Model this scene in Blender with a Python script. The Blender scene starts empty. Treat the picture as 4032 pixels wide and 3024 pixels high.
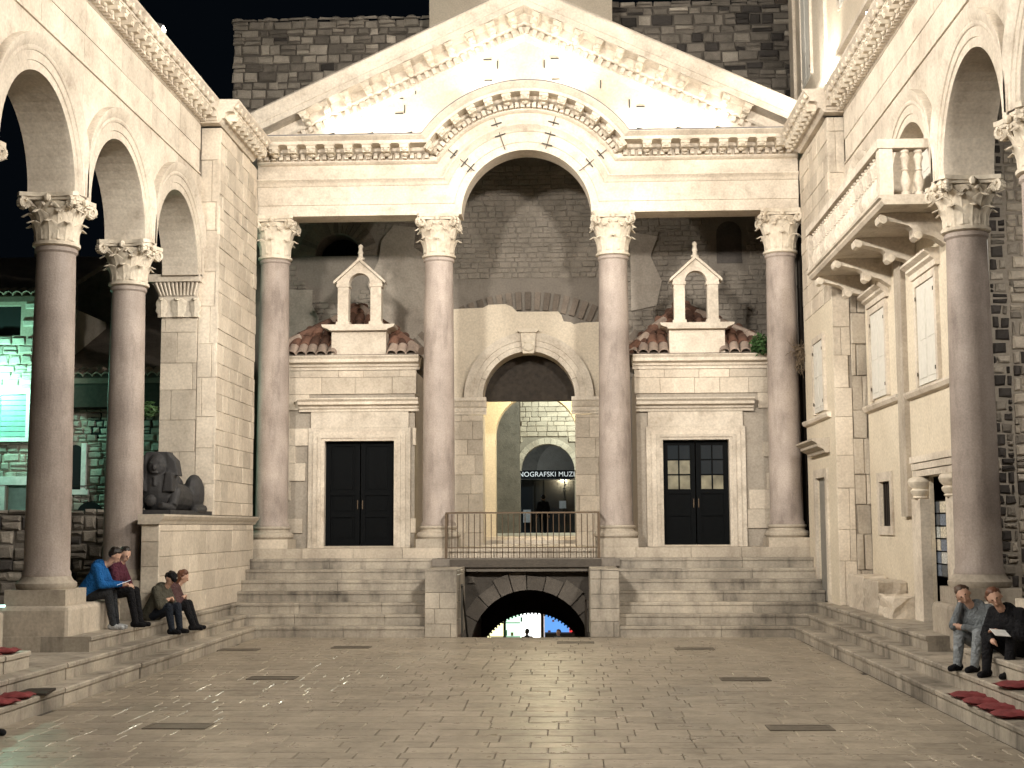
import bpy, bmesh, math, random
from mathutils import Vector, Matrix
random.seed(7)
K = 1.33                       # plan units -> metres
sc = bpy.context.scene
col = sc.collection
R_ = math.radians

# ------------------------------------------------------------------ camera
def cam_axes(th, ps, ro):
    fw = Vector((-math.sin(ps)*math.cos(th), math.cos(ps)*math.cos(th), math.sin(th)))
    r = Vector((math.cos(ps), math.sin(ps), 0)); u = r.cross(fw)
    c, s = math.cos(ro), math.sin(ro)
    return c*r - s*u, s*r + c*u, fw
cd = bpy.data.cameras.new('camera'); cam = bpy.data.objects.new('camera', cd); col.objects.link(cam)
r_, u_, f_ = cam_axes(R_(5.95), R_(2.5), R_(0.25))
M = Matrix((r_, u_, -f_)).transposed().to_4x4(); M.translation = Vector((0.8, 0, 1.75))*K
cam.matrix_world = M
cd.sensor_width = 36; cd.lens = 36*5377/4032; cd.clip_start = .1; cd.clip_end = 2000
sc.camera = cam
# ------------------------------------------------------------------ night sky, exposure
w = bpy.data.worlds.new('World'); sc.world = w; w.use_nodes = True
bg = w.node_tree.nodes['Background']; bg.inputs[0].default_value = (.10, .16, .24, 1); bg.inputs[1].default_value = .012
sc.view_settings.view_transform = 'Standard'; sc.view_settings.look = 'None'
sc.view_settings.exposure = 0.36; sc.view_settings.gamma = 1
sc.cycles.use_denoising = True
sc.cycles.max_bounces = 6; sc.cycles.diffuse_bounces = 4; sc.cycles.glossy_bounces = 2; sc.cycles.transmission_bounces = 4
sc.cycles.sample_clamp_indirect = 4; sc.cycles.caustics_reflective = False; sc.cycles.caustics_refractive = False
WARM = (1, .935, .835); WHITE = (1, .93, .82)

# ------------------------------------------------------------------ materials
def node_mat(name):
    m = bpy.data.materials.new(name); m.use_nodes = True
    return m, m.node_tree.nodes, m.node_tree.links, m.node_tree.nodes['Principled BSDF']
def stone(name, base, dark, rough=.75, scale=1.0, bump=.25, rnd=.18, fine=28, stain=.35, streak=0, spec=.3, warp=None):
    """weathered stone: world-space cloud pattern, fine grain, sooty stains and a tint for each piece"""
    m, N, L, P = node_mat(name)
    geo = N.new('ShaderNodeNewGeometry')
    mp = N.new('ShaderNodeMapping'); mp.inputs['Scale'].default_value = (1/K,)*3
    L.new(geo.outputs['Position'], mp.inputs[0])
    n1 = N.new('ShaderNodeTexNoise'); n1.inputs['Scale'].default_value = 1.3*scale; n1.inputs['Detail'].default_value = 5
    n2 = N.new('ShaderNodeTexNoise'); n2.inputs['Scale'].default_value = fine*scale; n2.inputs['Detail'].default_value = 4
    n3 = N.new('ShaderNodeTexNoise'); n3.inputs['Scale'].default_value = 5*scale; n3.inputs['Detail'].default_value = 6; n3.inputs['Roughness'].default_value = .65
    mp3 = N.new('ShaderNodeMapping'); mp3.inputs['Scale'].default_value = (1/K, 1/K, (.22 if streak else 1)/K); mp3.inputs['Location'].default_value = (3.1, 7.7, 1.3)
    L.new(geo.outputs['Position'], mp3.inputs[0])
    L.new(mp.outputs[0], n1.inputs[0]); L.new(mp.outputs[0], n2.inputs[0]); L.new(mp3.outputs[0], n3.inputs[0])
    oi = N.new('ShaderNodeObjectInfo')
    mr = N.new('ShaderNodeMapRange'); mr.inputs[3].default_value = 1-rnd; mr.inputs[4].default_value = 1+rnd*.6
    L.new(oi.outputs['Random'], mr.inputs[0])
    rp = N.new('ShaderNodeMapRange'); rp.inputs[1].default_value = .35; rp.inputs[2].default_value = .7
    L.new(n1.outputs[0], rp.inputs[0])
    rp3 = N.new('ShaderNodeMapRange'); rp3.inputs[1].default_value = .5; rp3.inputs[2].default_value = .75
    L.new(n3.outputs[0], rp3.inputs[0])
    add = N.new('ShaderNodeMath'); add.operation = 'MULTIPLY_ADD'; add.inputs[1].default_value = stain*.8
    m0 = N.new('ShaderNodeMath'); m0.operation = 'MULTIPLY'; m0.inputs[1].default_value = stain
    L.new(rp.outputs[0], m0.inputs[0]); L.new(rp3.outputs[0], add.inputs[0]); L.new(m0.outputs[0], add.inputs[2])
    add.use_clamp = True
    mix = N.new('ShaderNodeMix'); mix.data_type = 'RGBA'; mix.inputs[6].default_value = (*base, 1); mix.inputs[7].default_value = (*dark, 1)
    L.new(add.outputs[0], mix.inputs[0])
    g = N.new('ShaderNodeMapRange'); g.inputs[1].default_value = .3; g.inputs[2].default_value = .7; g.inputs[3].default_value = .86; g.inputs[4].default_value = 1.1
    L.new(n2.outputs[0], g.inputs[0])
    mu = N.new('ShaderNodeMath'); mu.operation = 'MULTIPLY'; L.new(g.outputs[0], mu.inputs[0]); L.new(mr.outputs[0], mu.inputs[1])
    vm = N.new('ShaderNodeVectorMath'); vm.operation = 'SCALE'; L.new(mix.outputs[2], vm.inputs[0]); L.new(mu.outputs[0], vm.inputs['Scale'])
    L.new(vm.outputs[0], P.inputs['Base Color'])
    rv = N.new('ShaderNodeMapRange'); rv.inputs[1].default_value = .3; rv.inputs[2].default_value = .7; rv.inputs[3].default_value = max(.05, rough-.14); rv.inputs[4].default_value = min(1, rough+.16)
    L.new(n3.outputs[0], rv.inputs[0]); L.new(rv.outputs[0], P.inputs['Roughness']); P.inputs['Specular IOR Level'].default_value = spec
    b1 = N.new('ShaderNodeMath'); b1.operation = 'MULTIPLY_ADD'; b1.inputs[1].default_value = .35; L.new(n2.outputs[0], b1.inputs[0]); L.new(n3.outputs[0], b1.inputs[2])
    bp = N.new('ShaderNodeBump'); bp.inputs['Strength'].default_value = bump; bp.inputs['Distance'].default_value = .03
    L.new(b1.outputs[0], bp.inputs['Height']); L.new(bp.outputs[0], P.inputs['Normal'])
    return m
def plain(name, c, rough=.6, metal=0, noise=.12, spec=.4, scale=9):
    m, N, L, P = node_mat(name)
    t = N.new('ShaderNodeTexCoord'); n = N.new('ShaderNodeTexNoise'); n.inputs['Scale'].default_value = scale; n.inputs['Detail'].default_value = 4
    L.new(t.outputs['Object'], n.inputs[0])
    g = N.new('ShaderNodeMapRange'); g.inputs[1].default_value = .3; g.inputs[2].default_value = .7; g.inputs[3].default_value = 1-noise; g.inputs[4].default_value = 1+noise
    L.new(n.outputs[0], g.inputs[0])
    vm = N.new('ShaderNodeVectorMath'); vm.operation = 'SCALE'; vm.inputs[0].default_value = c; L.new(g.outputs[0], vm.inputs['Scale'])
    L.new(vm.outputs[0], P.inputs['Base Color'])
    P.inputs['Roughness'].default_value = rough; P.inputs['Metallic'].default_value = metal; P.inputs['Specular IOR Level'].default_value = spec
    return m
def emit(name, c, s):
    m, N, L, P = node_mat(name)
    P.inputs['Base Color'].default_value = (*c, 1); P.inputs['Emission Color'].default_value = (*c, 1); P.inputs['Emission Strength'].default_value = s
    return m
def glass(name, c=(.02, .025, .03), rough=.08):
    m, N, L, P = node_mat(name)
    P.inputs['Base Color'].default_value = (*c, 1); P.inputs['Roughness'].default_value = rough; P.inputs['Specular IOR Level'].default_value = .8
    return m
MT = {
 'lime': stone('limestone', (.67, .60, .505), (.38, .32, .255), rnd=.12, stain=.65),
 'limeD': stone('worn_limestone', (.52, .455, .37), (.27, .23, .185), rnd=.22, stain=.6, streak=1),
 'block': stone('ashlar_limestone', (.64, .565, .465), (.38, .32, .255), rnd=.18, stain=.55),
 'carve': stone('carved_limestone', (.70, .63, .52), (.42, .35, .27), rnd=.06, fine=18, bump=.5, stain=.6),
 'step': stone('step_limestone', (.44, .39, .32), (.12, .105, .087), rough=.5, rnd=.16, stain=.75, streak=1),
 'pave': stone('polished_paving_stone', (.35, .30, .235), (.185, .158, .122), rough=.36, rnd=.18, stain=.6, bump=.12, spec=.38),
 'joint': stone('paving_joint', (.10, .085, .07), (.05, .045, .04), rough=.9), 'cover': stone('dark_cover_stone', (.15, .128, .10), (.08, .07, .055), rough=.6), 'soot_shade': stone('sooty_shaded_stone', (.115, .10, .085), (.05, .044, .038), rough=.95, rnd=.35, bump=.9, scale=1.8), 'plastG': stone('grey_old_plaster', (.35, .31, .265), (.22, .19, .16), rough=.95, stain=.6, rnd=.03),  # sooty cellar-arch stone, its colour darkened further to carry the shade under the bridge
 'gran': stone('pinkish_granite', (.43, .365, .322), (.215, .176, .154), rough=.6, fine=45, scale=1.1, rnd=.06, stain=.75, streak=1, bump=.35),
 'brick': stone('dark_rubble_wall', (.29, .255, .215), (.15, .132, .11), rough=.95, rnd=.25, stain=.6, bump=.9, scale=1.8),
 'brickV': stone('dark_brick', (.20, .165, .135), (.10, .083, .068), rough=.95, rnd=.35, stain=.5, bump=.7),
 'rub': stone('tower_rubble_stone', (.52, .46, .385), (.25, .22, .185), rough=.95, rnd=.55, stain=.5, bump=.9, scale=1.5),
 'rubD': stone('soot_dark_stone', (.085, .075, .068), (.04, .036, .034), rough=.95, rnd=.3, bump=.8),
 'mortar': stone('mortar', (.42, .37, .31), (.25, .22, .18), rough=.95),
 'mortarD': stone('dark_mortar', (.20, .176, .15), (.10, .088, .075), rough=.95),
 'plast': stone('beige_plaster', (.60, .525, .42), (.47, .40, .31), rough=.9, stain=.4, rnd=.03, bump=.15),
 'plastY': stone('cream_plaster', (.66, .585, .465), (.49, .42, .32), rough=.9, stain=.4, rnd=.03, bump=.15),
 'tile': stone('roof_tile_clay', (.24, .125, .085), (.085, .055, .045), rough=.85, rnd=.6, stain=.6),
 'tileE': stone('pale_roof_tile', (.42, .33, .27), (.22, .16, .13), rough=.85, rnd=.3),
 'sphinx': stone('black_granite', (.034, .033, .034), (.012, .012, .013), rough=.7, rnd=.02, bump=.5, fine=40, spec=.4),
 'door': plain('blackened_door_wood', (.0028, .0034, .004), .55, spec=.05),
 'iron': plain('dark_iron', (.035, .028, .022), .55, .6),
 'rust': plain('rusted_iron', (.10, .07, .045), .6, .5),
 'clamp': plain('iron_clamp_metal', (.045, .042, .036), .6, .2),
 'lead': plain('lead_flashing', (.14, .135, .14), .5, .3),
 'wood': plain('dark_timber', (.028, .021, .015), .8, noise=.35),
 'shut': plain('pale_grey_shutter_paint', (.62, .60, .545), .6, noise=.06),
 'shutG': plain('green_shutter_paint', (.25, .42, .38), .5),
 'glass': glass('window_glass'), 'paneL': plain('beige_pane', (.20, .185, .13), .25, noise=.5, scale=3), 'black': plain('unlit_interior', (.006, .007, .009), .9),  # paneL gives some of the door panes a pale beige tone
 'white': plain('white_paint', (.8, .8, .78), .6),
 'red': plain('red_cushion_cloth', (.17, .028, .03), .85, noise=.3),
 'leaf': plain('leaf_green', (.045, .10, .03), .6, noise=.4), 'dry': plain('dry_twig', (.17, .125, .08), .8, noise=.3),
 'lampglow': emit('lamp_lens', (1, .92, .78), 30), 'house': stone('house_rubble', (.46, .43, .38), (.22, .20, .18), rough=.95, rnd=.35, bump=.8),
 'lampcase': plain('lamp_housing', (.05, .05, .05), .5, .3),
}

# ------------------------------------------------------------------ mesh helpers
ORG = {}
class MB:
    def __init__(s): s.v = []; s.f = []; s.mi = []; s.cur = 0
    def add(s, vs, fs):
        o = len(s.v); s.v += [tuple(v) for v in vs]
        for f in fs: s.f.append([i+o for i in f]); s.mi.append(s.cur)
        return s
    def box(s, x0, x1, y0, y1, z0, z1):
        return s.add([(x0,y0,z0),(x1,y0,z0),(x1,y1,z0),(x0,y1,z0),(x0,y0,z1),(x1,y0,z1),(x1,y1,z1),(x0,y1,z1)],
              [(3,2,1,0),(4,5,6,7),(0,1,5,4),(1,2,6,5),(2,3,7,6),(3,0,4,7)])
    def ext(s, poly, ax, a0, a1):
        n = len(poly)
        P = {'y': lambda u, v, a: (u, a, v), 'x': lambda u, v, a: (a, u, v), 'z': lambda u, v, a: (u, v, a)}[ax]
        s.add([P(u, v, a0) for u, v in poly]+[P(u, v, a1) for u, v in poly],
              [list(range(n)), list(range(2*n-1, n-1, -1))]+[(i, i+n, (i+1) % n+n, (i+1) % n) for i in range(n)])
        return s
    def lathe(s, cx, cy, prof, n=24, jit=0):
        vs = []; m = len(prof)
        for r, z in prof:
            for k in range(n):
                a = 2*math.pi*k/n; vs.append((cx+r*math.cos(a), cy+r*math.sin(a), z))
        fs = [(i*n+k, i*n+(k+1) % n, (i+1)*n+(k+1) % n, (i+1)*n+k) for i in range(m-1) for k in range(n)]
        fs += [list(range(n-1, -1, -1)), [(m-1)*n+k for k in range(n)]]
        return s.add(vs, fs)
    def tube(s, p0, p1, r0, r1=None, n=8, caps=True):
        r1 = r0 if r1 is None else r1
        p0, p1 = Vector(p0), Vector(p1); d = (p1-p0)
        if d.length < 1e-6: return s
        d.normalize()
        a = d.orthogonal().normalized(); b = d.cross(a)
        vs = [p + r*(math.cos(2*math.pi*k/n)*a+math.sin(2*math.pi*k/n)*b) for p, r in ((p0, r0), (p1, r1)) for k in range(n)]
        fs = [(k, (k+1) % n, n+(k+1) % n, n+k) for k in range(n)]
        if caps: fs += [list(range(n-1, -1, -1)), list(range(n, 2*n))]
        return s.add(vs, fs)
    def ball(s, c, rx, ry=None, rz=None, n=10, m=7):
        ry = rx if ry is None else ry; rz = rx if rz is None else rz
        vs = [(c[0], c[1], c[2]-rz)]
        for i in range(1, m):
            t = math.pi*i/m
            for k in range(n):
                a = 2*math.pi*k/n
                vs.append((c[0]+rx*math.sin(t)*math.cos(a), c[1]+ry*math.sin(t)*math.sin(a), c[2]-rz*math.cos(t)))
        vs.append((c[0], c[1], c[2]+rz)); e = len(vs)-1
        fs = [(0, 1+(k+1) % n, 1+k) for k in range(n)]+[(e, e-n+k, e-n+(k+1) % n) for k in range(n)]
        fs += [(1+i*n+k, 1+i*n+(k+1) % n, 1+(i+1)*n+(k+1) % n, 1+(i+1)*n+k) for i in range(m-2) for k in range(n)]
        return s.add(vs, fs)
    def grid(s, rows, closed=False):
        n = len(rows[0]); vs = [p for r in rows for p in r]
        return s.add(vs, [(i*n+k, i*n+k+1, (i+1)*n+k+1, (i+1)*n+k) for i in range(len(rows)-1) for k in range(n-1)])
    def mesh(s, name, mats, smooth=False):
        me = bpy.data.meshes.new(name)
        me.from_pydata([(x*K, y*K, z*K) for x, y, z in s.v], [], s.f)
        for m in (mats if isinstance(mats, (list, tuple)) else [mats]): me.materials.append(MT[m] if isinstance(m, str) else m)
        if isinstance(mats, (list, tuple)):
            me.polygons.foreach_set('material_index', s.mi)
        bm = bmesh.new(); bm.from_mesh(me); bmesh.ops.recalc_face_normals(bm, faces=bm.faces); bm.to_mesh(me); bm.free()
        if smooth:
            me.polygons.foreach_set('use_smooth', [True]*len(me.polygons))
            if smooth == 'auto':
                bm = bmesh.new(); bm.from_mesh(me)
                for e in bm.edges:
                    if len(e.link_faces) == 2 and e.calc_face_angle(0) > .6: e.smooth = False
                bm.to_mesh(me); bm.free()
        return me
    def build(s, name, mats, parent=None, smooth=False, loc=(0, 0, 0), rot=(0, 0, 0)):
        return put(name, s.mesh(name, mats, smooth), parent, loc, rot)
def put(name, me, parent=None, loc=(0, 0, 0), rot=(0, 0, 0), scale=None):
    o = bpy.data.objects.new(name, me); col.objects.link(o)
    o.location = Vector(loc)*K; o.rotation_euler = rot
    if scale: o.scale = scale
    ORG[o.name] = Vector(loc)
    if parent is not None:
        o.parent = parent; o.matrix_parent_inverse = Matrix.Translation(-ORG[parent.name]*K)
    return o
def thing(name, label, cat, loc=(0, 0, 0), group=None):
    o = put(name, None, None, loc); o.empty_display_size = .2
    return tag(o, label, cat, group)
def tag(o, label, cat, group=None):
    o['label'] = label; o['category'] = cat
    if group: o['group'] = group
    return o
def struct(o): o['kind'] = 'structure'; return o
def setting(name, loc=(0, 0, 0)): return struct(put(name, None, None, loc))
def bx(name, mat, parent, *b): return MB().box(*b).build(name, mat, parent)

def chamfer(wd, ht, dp, c, j=0, rng=random):
    """a dressed stone: front face at -y, edges chamfered, a little uneven"""
    mb = MB(); a, b = wd/2, ht/2
    q = lambda: rng.uniform(-j, j)
    o = [(-a, -b), (a, -b), (a, b), (-a, b)]
    vs = [(x, dp, z) for x, z in o]+[(x+q(), c, z+q()) for x, z in o]+[((abs(x)-c)*(1 if x > 0 else -1)+q(), q()*.7, (abs(z)-c)*(1 if z > 0 else -1)+q()) for x, z in o]
    fs = [(8, 9, 10, 11)]+[(k, (k+1) % 4, 4+(k+1) % 4, 4+k) for k in range(4)]+[(4+k, 4+(k+1) % 4, 8+(k+1) % 4, 8+k) for k in range(4)]
    return mb.add(vs, fs)
FACE = {'-y': 0, '+x': math.pi/2, '-x': -math.pi/2, '+y': math.pi}
def masonry(parent, name, face, pos, u0, u1, z0, z1, ch, ln, mats, gap=.012, dp=.06, c=.012, j=0., hole=None, seed=1, keep=None, proud=0, join=False, maxn=300, rough=0):
    """courses of single stones on a wall; u runs along x (faces -y) or along y (faces +-x)"""
    rng = random.Random(seed); z = z0; n = 0; jm = MB() if join else None
    out = []
    while z < z1-.02:
        h = rng.uniform(*ch)
        if z+h > z1-.05: h = z1-z
        u = u0-rng.uniform(0, ln[0])
        while u < u1:
            l = rng.uniform(*ln); a, b = max(u, u0), min(u+l, u1); u += l
            if b-a < .05: continue
            if hole and hole((a+b)/2, z+h/2, a, b, z, z+h): continue
            if rough and rng.random() < .3 and h > .12:
                hh = h*rng.uniform(.4, .6); out.append(((a+b)/2, z+hh/2, b-a-gap, hh-gap)); out.append(((a+b)/2, z+hh+(h-hh)/2, b-a-gap, h-hh-gap)); continue
            v = rough*rng.uniform(0, 1)*h; out.append(((a+b)/2+rng.uniform(-1, 1)*rough*.03, z+h/2+rng.uniform(-.3, .3)*v, b-a-gap-v*.4, h-gap-v*.5))
        z += h
    stuff = None
    for k, (u, zz, wd, ht) in enumerate(out):
        mb = chamfer(wd, ht, dp, c, j, rng); p = rng.uniform(-proud, proud)
        mt = mats if isinstance(mats, str) else rng.choices(mats[0], mats[1])[0]
        loc = {'-y': (u, pos-dp+.0+p, zz), '+x': (pos+dp+p, u, zz), '-x': (pos-dp+p, u, zz)}[face]
        if k < maxn and not join:
            mb.build(name, mt, parent, loc=loc, rot=(0, 0, FACE[face]))
        else:
            if stuff is None: stuff = MB()
            ca, sa = math.cos(FACE[face]), math.sin(FACE[face])
            stuff.add([(loc[0]+x*ca-y*sa, loc[1]+x*sa+y*ca, loc[2]+zc) for x, y, zc in mb.v], mb.f)
    if stuff is not None:
        o = stuff.build(name+'_mass', mats if isinstance(mats, str) else mats[0][0], parent); o['kind'] = 'stuff'
def arc(cx, cz, r, a0, a1, n): return [(cx+r*math.cos(a0+(a1-a0)*i/n), cz+r*math.sin(a0+(a1-a0)*i/n)) for i in range(n+1)]
def arch_ring(mb, ax, cu, cz, prof, a0=0, a1=math.pi, n=32):
    """sweep a (radius, depth) profile round a half circle; ax 'x': plane y-z, depth along x; 'y': plane x-z"""
    rows = []
    for r, d in prof:
        rows.append([((d, cu+r*math.cos(t), cz+r*math.sin(t)) if ax == 'x' else (cu+r*math.cos(t), d, cz+r*math.sin(t))) for t in [a0+(a1-a0)*i/n for i in range(n+1)]])
    return mb.grid(rows)
def arch_panel(mb, ax, u0, u1, zt, cu, cz, r, d0, d1, n=14, a0=0., a1=math.pi):
    """wall piece over an arch between angles a0..a1 (one solid piece)"""
    pts = [(min(max(u, u0), u1), z) for u, z in arc(cu, cz, r, a0, a1, n)]
    P = (lambda u, z, d: (d, u, z)) if ax == 'x' else (lambda u, z, d: (u, d, z))
    low = list(pts)
    if a0 < .01 and pts[0][0] < u1: low = [(u1, cz)]+low
    if a1 > math.pi-.01 and pts[-1][0] > u0: low = low+[(u0, cz)]
    m = len(low)
    vs = [P(u, z, d0) for u, z in low]+[P(u, zt, d0) for u, z in low]+[P(u, z, d1) for u, z in low]+[P(u, zt, d1) for u, z in low]
    fs = []
    for i in range(m-1):
        fs += [(i, i+1, m+i+1, m+i), (2*m+i+1, 2*m+i, 3*m+i, 3*m+i+1), (i+1, i, 2*m+i, 2*m+i+1), (m+i, m+i+1, 3*m+i+1, 3*m+i)]
    fs += [(0, m, 3*m, 2*m), (m-1, 2*m-1+0, 4*m-1, 3*m-1)]
    return mb.add(vs, fs)
def sweep_line(prof, ax, a0, a1, mb=None):
    return (mb or MB()).ext(prof, ax, a0, a1)

# ================================================================== SETTING: ground, paving, steps
g = MB().box(-300, 300, -300, 300, -3.4, -3.2).build('ground', 'joint'); struct(g)
court = setting('courtyard_pavement', (0, 15, 0))
bx('bedding', 'joint', court, -4.45, 4.45, 5.9, 21.93, -.3, -.014)
def slab(x0, x1, y0, y1, z, rng, t=.06, c=.0035, g=.0028):
    q = lambda s: rng.uniform(-s, s)
    x0 += g; x1 -= g; y0 += g; y1 -= g; tz = [q(.002) for _ in range(4)]
    o = [(x0, y0), (x1, y0), (x1, y1), (x0, y1)]; i = [(x0+c+abs(q(.006)), y0+c+abs(q(.006))), (x1-c-abs(q(.006)), y0+c+abs(q(.006))), (x1-c-abs(q(.006)), y1-c-abs(q(.006))), (x0+c+abs(q(.006)), y1-c-abs(q(.006)))]
    cx, cy = (x0+x1)/2, (y0+y1)/2
    vs = [(x-cx, y-cy, -t) for x, y in o]+[(x-cx, y-cy, -.008) for x, y in o]+[(x-cx, y-cy, tz[k]) for k, (x, y) in enumerate(i)]
    return MB().add(vs, [(8, 9, 10, 11)]+[(k, (k+1) % 4, 4+(k+1) % 4, 4+k) for k in range(4)]+[(4+k, 4+(k+1) % 4, 8+(k+1) % 4, 8+k) for k in range(4)]), (cx, cy, z)
bx('near_paving', 'pave', court, -9, 9, -9, 5.99, -.3, -.002)
rng = random.Random(3); far = MB(); y = 6.0; nsl = 0
while y < 21.92:
    d = rng.choice((.27, .31, .35, .4)); d = 21.93-y if y+d > 21.8 else d
    x = -4.27-rng.uniform(0, .4)
    while x < 4.25:
        l = rng.choice((.28, .34, .4, .46, .52, .6, .72)); a, b = max(x, -4.27), min(x+l, 4.25); x += l
        if b-a < .07: continue
        mb, lc = slab(a, b, y, y+d, 0, rng)
        if y > 9.9 and nsl < 300:
            nsl += 1; mb.build('paving_slab', 'pave', court, loc=lc)
        else: far.add([(vx+lc[0], vy+lc[1], vz+lc[2]) for vx, vy, vz in mb.v], mb.f)
    y += d
o = far.build('paving_slabs', 'pave', court); o['kind'] = 'stuff'
for k, (x, y) in enumerate(((-2.70, 12.19), (2.75, 12.17), (-2.71, 16.06), (2.75, 15.94), (-2.44, 20.10), (2.52, 19.84), (.83, 20.9), (-4.0, 19.7))):
    where = ('beside the cushioned sphinx arcade steps', 'beside the cushioned steps under the balcony arcade', 'halfway along the sphinx arcade', 'halfway along the balcony arcade', 'before the stairs to the solid door', 'before the stairs to the glazed door', 'before the cellar opening', 'below the man in a cap')[k]
    t = thing('drain_cover', 'flat dark rectangular cover in the paving '+where, 'drain cover', (x, y, 0), 'dark covers set in the paving')
    fr = MB(); fr.box(x-.28, x+.28, y-.16, y-.125, -.01, .009); fr.box(x-.28, x+.28, y+.125, y+.16, -.01, .009); fr.box(x-.28, x-.245, y-.124, y+.124, -.01, .009); fr.box(x+.245, x+.28, y-.124, y+.124, -.01, .009)
    fr.build('frame', 'cover', t); bx('plate', 'cover', t, x-.244, x+.244, y-.124, y+.124, -.01, .006)
RS = .172
def step_row(parent, ax, pos, a0, a1, z0, z1, depth, sgn, seed, ln=(.9, 1.7), mat='step', name='step_stone'):
    """one step made of single long stones; ax 'y': runs along y with riser at x=pos; ax 'x': runs along x with riser at y=pos"""
    rg = random.Random(seed); a = a0
    while a < a1-.01:
        l = rg.uniform(*ln); b = min(a+l, a1)
        if a1-b < .4: b = a1
        c = .012; e = rg.uniform(-.008, .008); gp = .003
        mb = MB(); n0 = pos+e; bk = pos+sgn*depth
        ov = sgn*.022; prof = [(n0+ov, z0), (n0+ov, z1-.052), (n0+sgn*.002, z1-.046), (n0, z1-c), (n0+sgn*c, z1), (bk, z1), (bk, z0)]
        if ax == 'y': mb.ext([(p-pos, q-z0) for p, q in prof], 'y', -(b-a)/2+gp, (b-a)/2-gp); loc = (pos, (a+b)/2, z0)
        else: mb.ext([(p-pos, q-z0) for p, q in prof], 'x', -(b-a)/2+gp, (b-a)/2-gp); loc = ((a+b)/2, pos, z0)
        mb.build(name, mat, parent, loc=loc); a = b
for sg, nm in ((-1, 'sphinx_side_steps'), (1, 'balcony_side_steps')):
    st = setting(nm, (sg*4.6, 15, 0)); sd = 11 if sg < 0 else 12
    step_row(st, 'y', sg*4.26, 6, 21.9, -.05, RS, .27, sg, sd)
    step_row(st, 'y', sg*4.50, 6, 22.19, 0, 2*RS, .5, sg, sd+5)
    step_row(st, 'y', sg*4.71, 15.6, 22.48, 2*RS-.05, 3*RS, .6, sg, sd+9)
    step_row(st, 'y', sg*4.71, 7, 13.85 if sg < 0 else 14.1, 2*RS-.05, 3*RS, .36, sg, sd+19)
    bx('platform', 'limeD', st, *sorted((sg*5.0, sg*7.2)), 5, 15.6, 0, 2*RS-.004)
    bx('platform', 'limeD', st, *sorted((sg*5.3, sg*7.2)), 15.6, 23.8, .0, 3*RS-.004)
# the stairs up to the porch
stairs = setting('porch_stairs', (0, 22, 0))
ext_l = [4.515, 4.725, 4.79, 4.80, 4.80, 4.80, 4.80]
for k in range(7):
    yk = 21.9+.29*k; dp = .36 if k < 6 else 1.3
    step_row(stairs, 'x', yk, -ext_l[k], -1.56, RS*k-.04, RS*(k+1), dp, 1, 30+k, (1.0, 2.2))
    step_row(stairs, 'x', yk, 1.53, ext_l[k]+(.12 if k > 2 else 0), RS*k-.04, RS*(k+1), dp, 1, 50+k, (1.0, 2.2))
bx('stair_core', 'joint', stairs, -4.9, -1.6, 22.2, 24.8, -.3, .12); bx('stair_core', 'joint', stairs, 1.57, 4.9, 22.2, 24.8, -.3, .12)
for x0, x1 in ((-1.56, -1.05), (1.07, 1.53)):
    bx('pier_core', 'step', stairs, x0+.03, x1-.03, 21.93, 23.55, -2.5, 1.03)
    masonry(stairs, 'pier_block', '-y', 21.93, x0, x1, 0, 1.05, (.2, .3), (.5, .9), 'step', gap=.004, dp=.05, c=.006, seed=int(x0*9), proud=.004)
    bx('pier_cap', 'step', stairs, x0, x1, 21.87, 23.56, 1.052, 1.066)
    masonry(stairs, 'pier_block', '+x' if x0 < 0 else '-x', (x1-.03 if x0 < 0 else x0+.03), 21.93, 23.5, 0, 1.05, (.2, .3), (.5, .9), 'step', gap=.004, dp=.035, c=.006, seed=int(x0*7))
bx('bridge_slab', 'mortarD', stairs, -1.62, 1.60, 23.57, 24.6, 1.07, 1.2)
bx('bridge_edge', 'joint', stairs, -1.30, 1.28, 23.52, 23.565, 1.055, 1.19)
bx('bridge_soffit', 'mortarD', stairs, -1.04, 1.06, 23.6, 23.84, .98, 1.069)
sty = random.Random(8); x = -4.93
while x < 4.9:
    l = sty.uniform(.8, 1.6); b = min(x+l, 4.93); b = 4.93 if 4.93-b < .4 else b
    MB().box(x+.003-(x+b)/2, b-.003-(x+b)/2, 0, 1.0, 0, RS).build('plinth_stone', 'limeD', stairs, loc=((x+b)/2, 23.97+sty.uniform(-.01, .01), 7*RS)); x = b
bx('porch_floor', 'limeD', stairs, -4.93, 4.93, 24.95, 27.6, 1.1, 8*RS-.005)

# ================================================================== CELLAR OPENING
cel = thing('cellar_passage', 'dark rough stone archway below the railing with lit shops at its far end', 'archway', (0, 23.8, -2.4))
for k in range(8):
    bx('descending_step', 'step', cel, -1.04, 1.06, 21.95+.3*k, 22.3+.3*k+.2, -2.6, -.02-.29*(k+1))
def voussoir(cx, cz, r0, r1, a0, a1, y0, y1):
    pr = [(cx+r*math.cos(t), cz+r*math.sin(t)) for r, t in ((r0, a0), (r0, (a0+a1)/2), (r0, a1), (r1, a1), (r1, a0))]
    return MB().ext(pr, 'y', y0, y1)
vr = random.Random(5); a = 0.02
while a < math.pi-.02:
    da = vr.uniform(.2, .32); b = min(a+da, math.pi-.02)
    voussoir(.05, -.37, 1.03, 1.03+vr.uniform(.24, .34), a+.008, b-.008, 23.78+vr.uniform(-.02, .01), 24.2).build('arch_stone', 'soot_shade', cel); a = b
mb = MB(); arch_panel(mb, 'y', -1.45, 1.5, 1.05, .05, -.37, 1.1, 23.85, 24.3); mb.build('rough_wall', 'soot_shade', cel)
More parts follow.
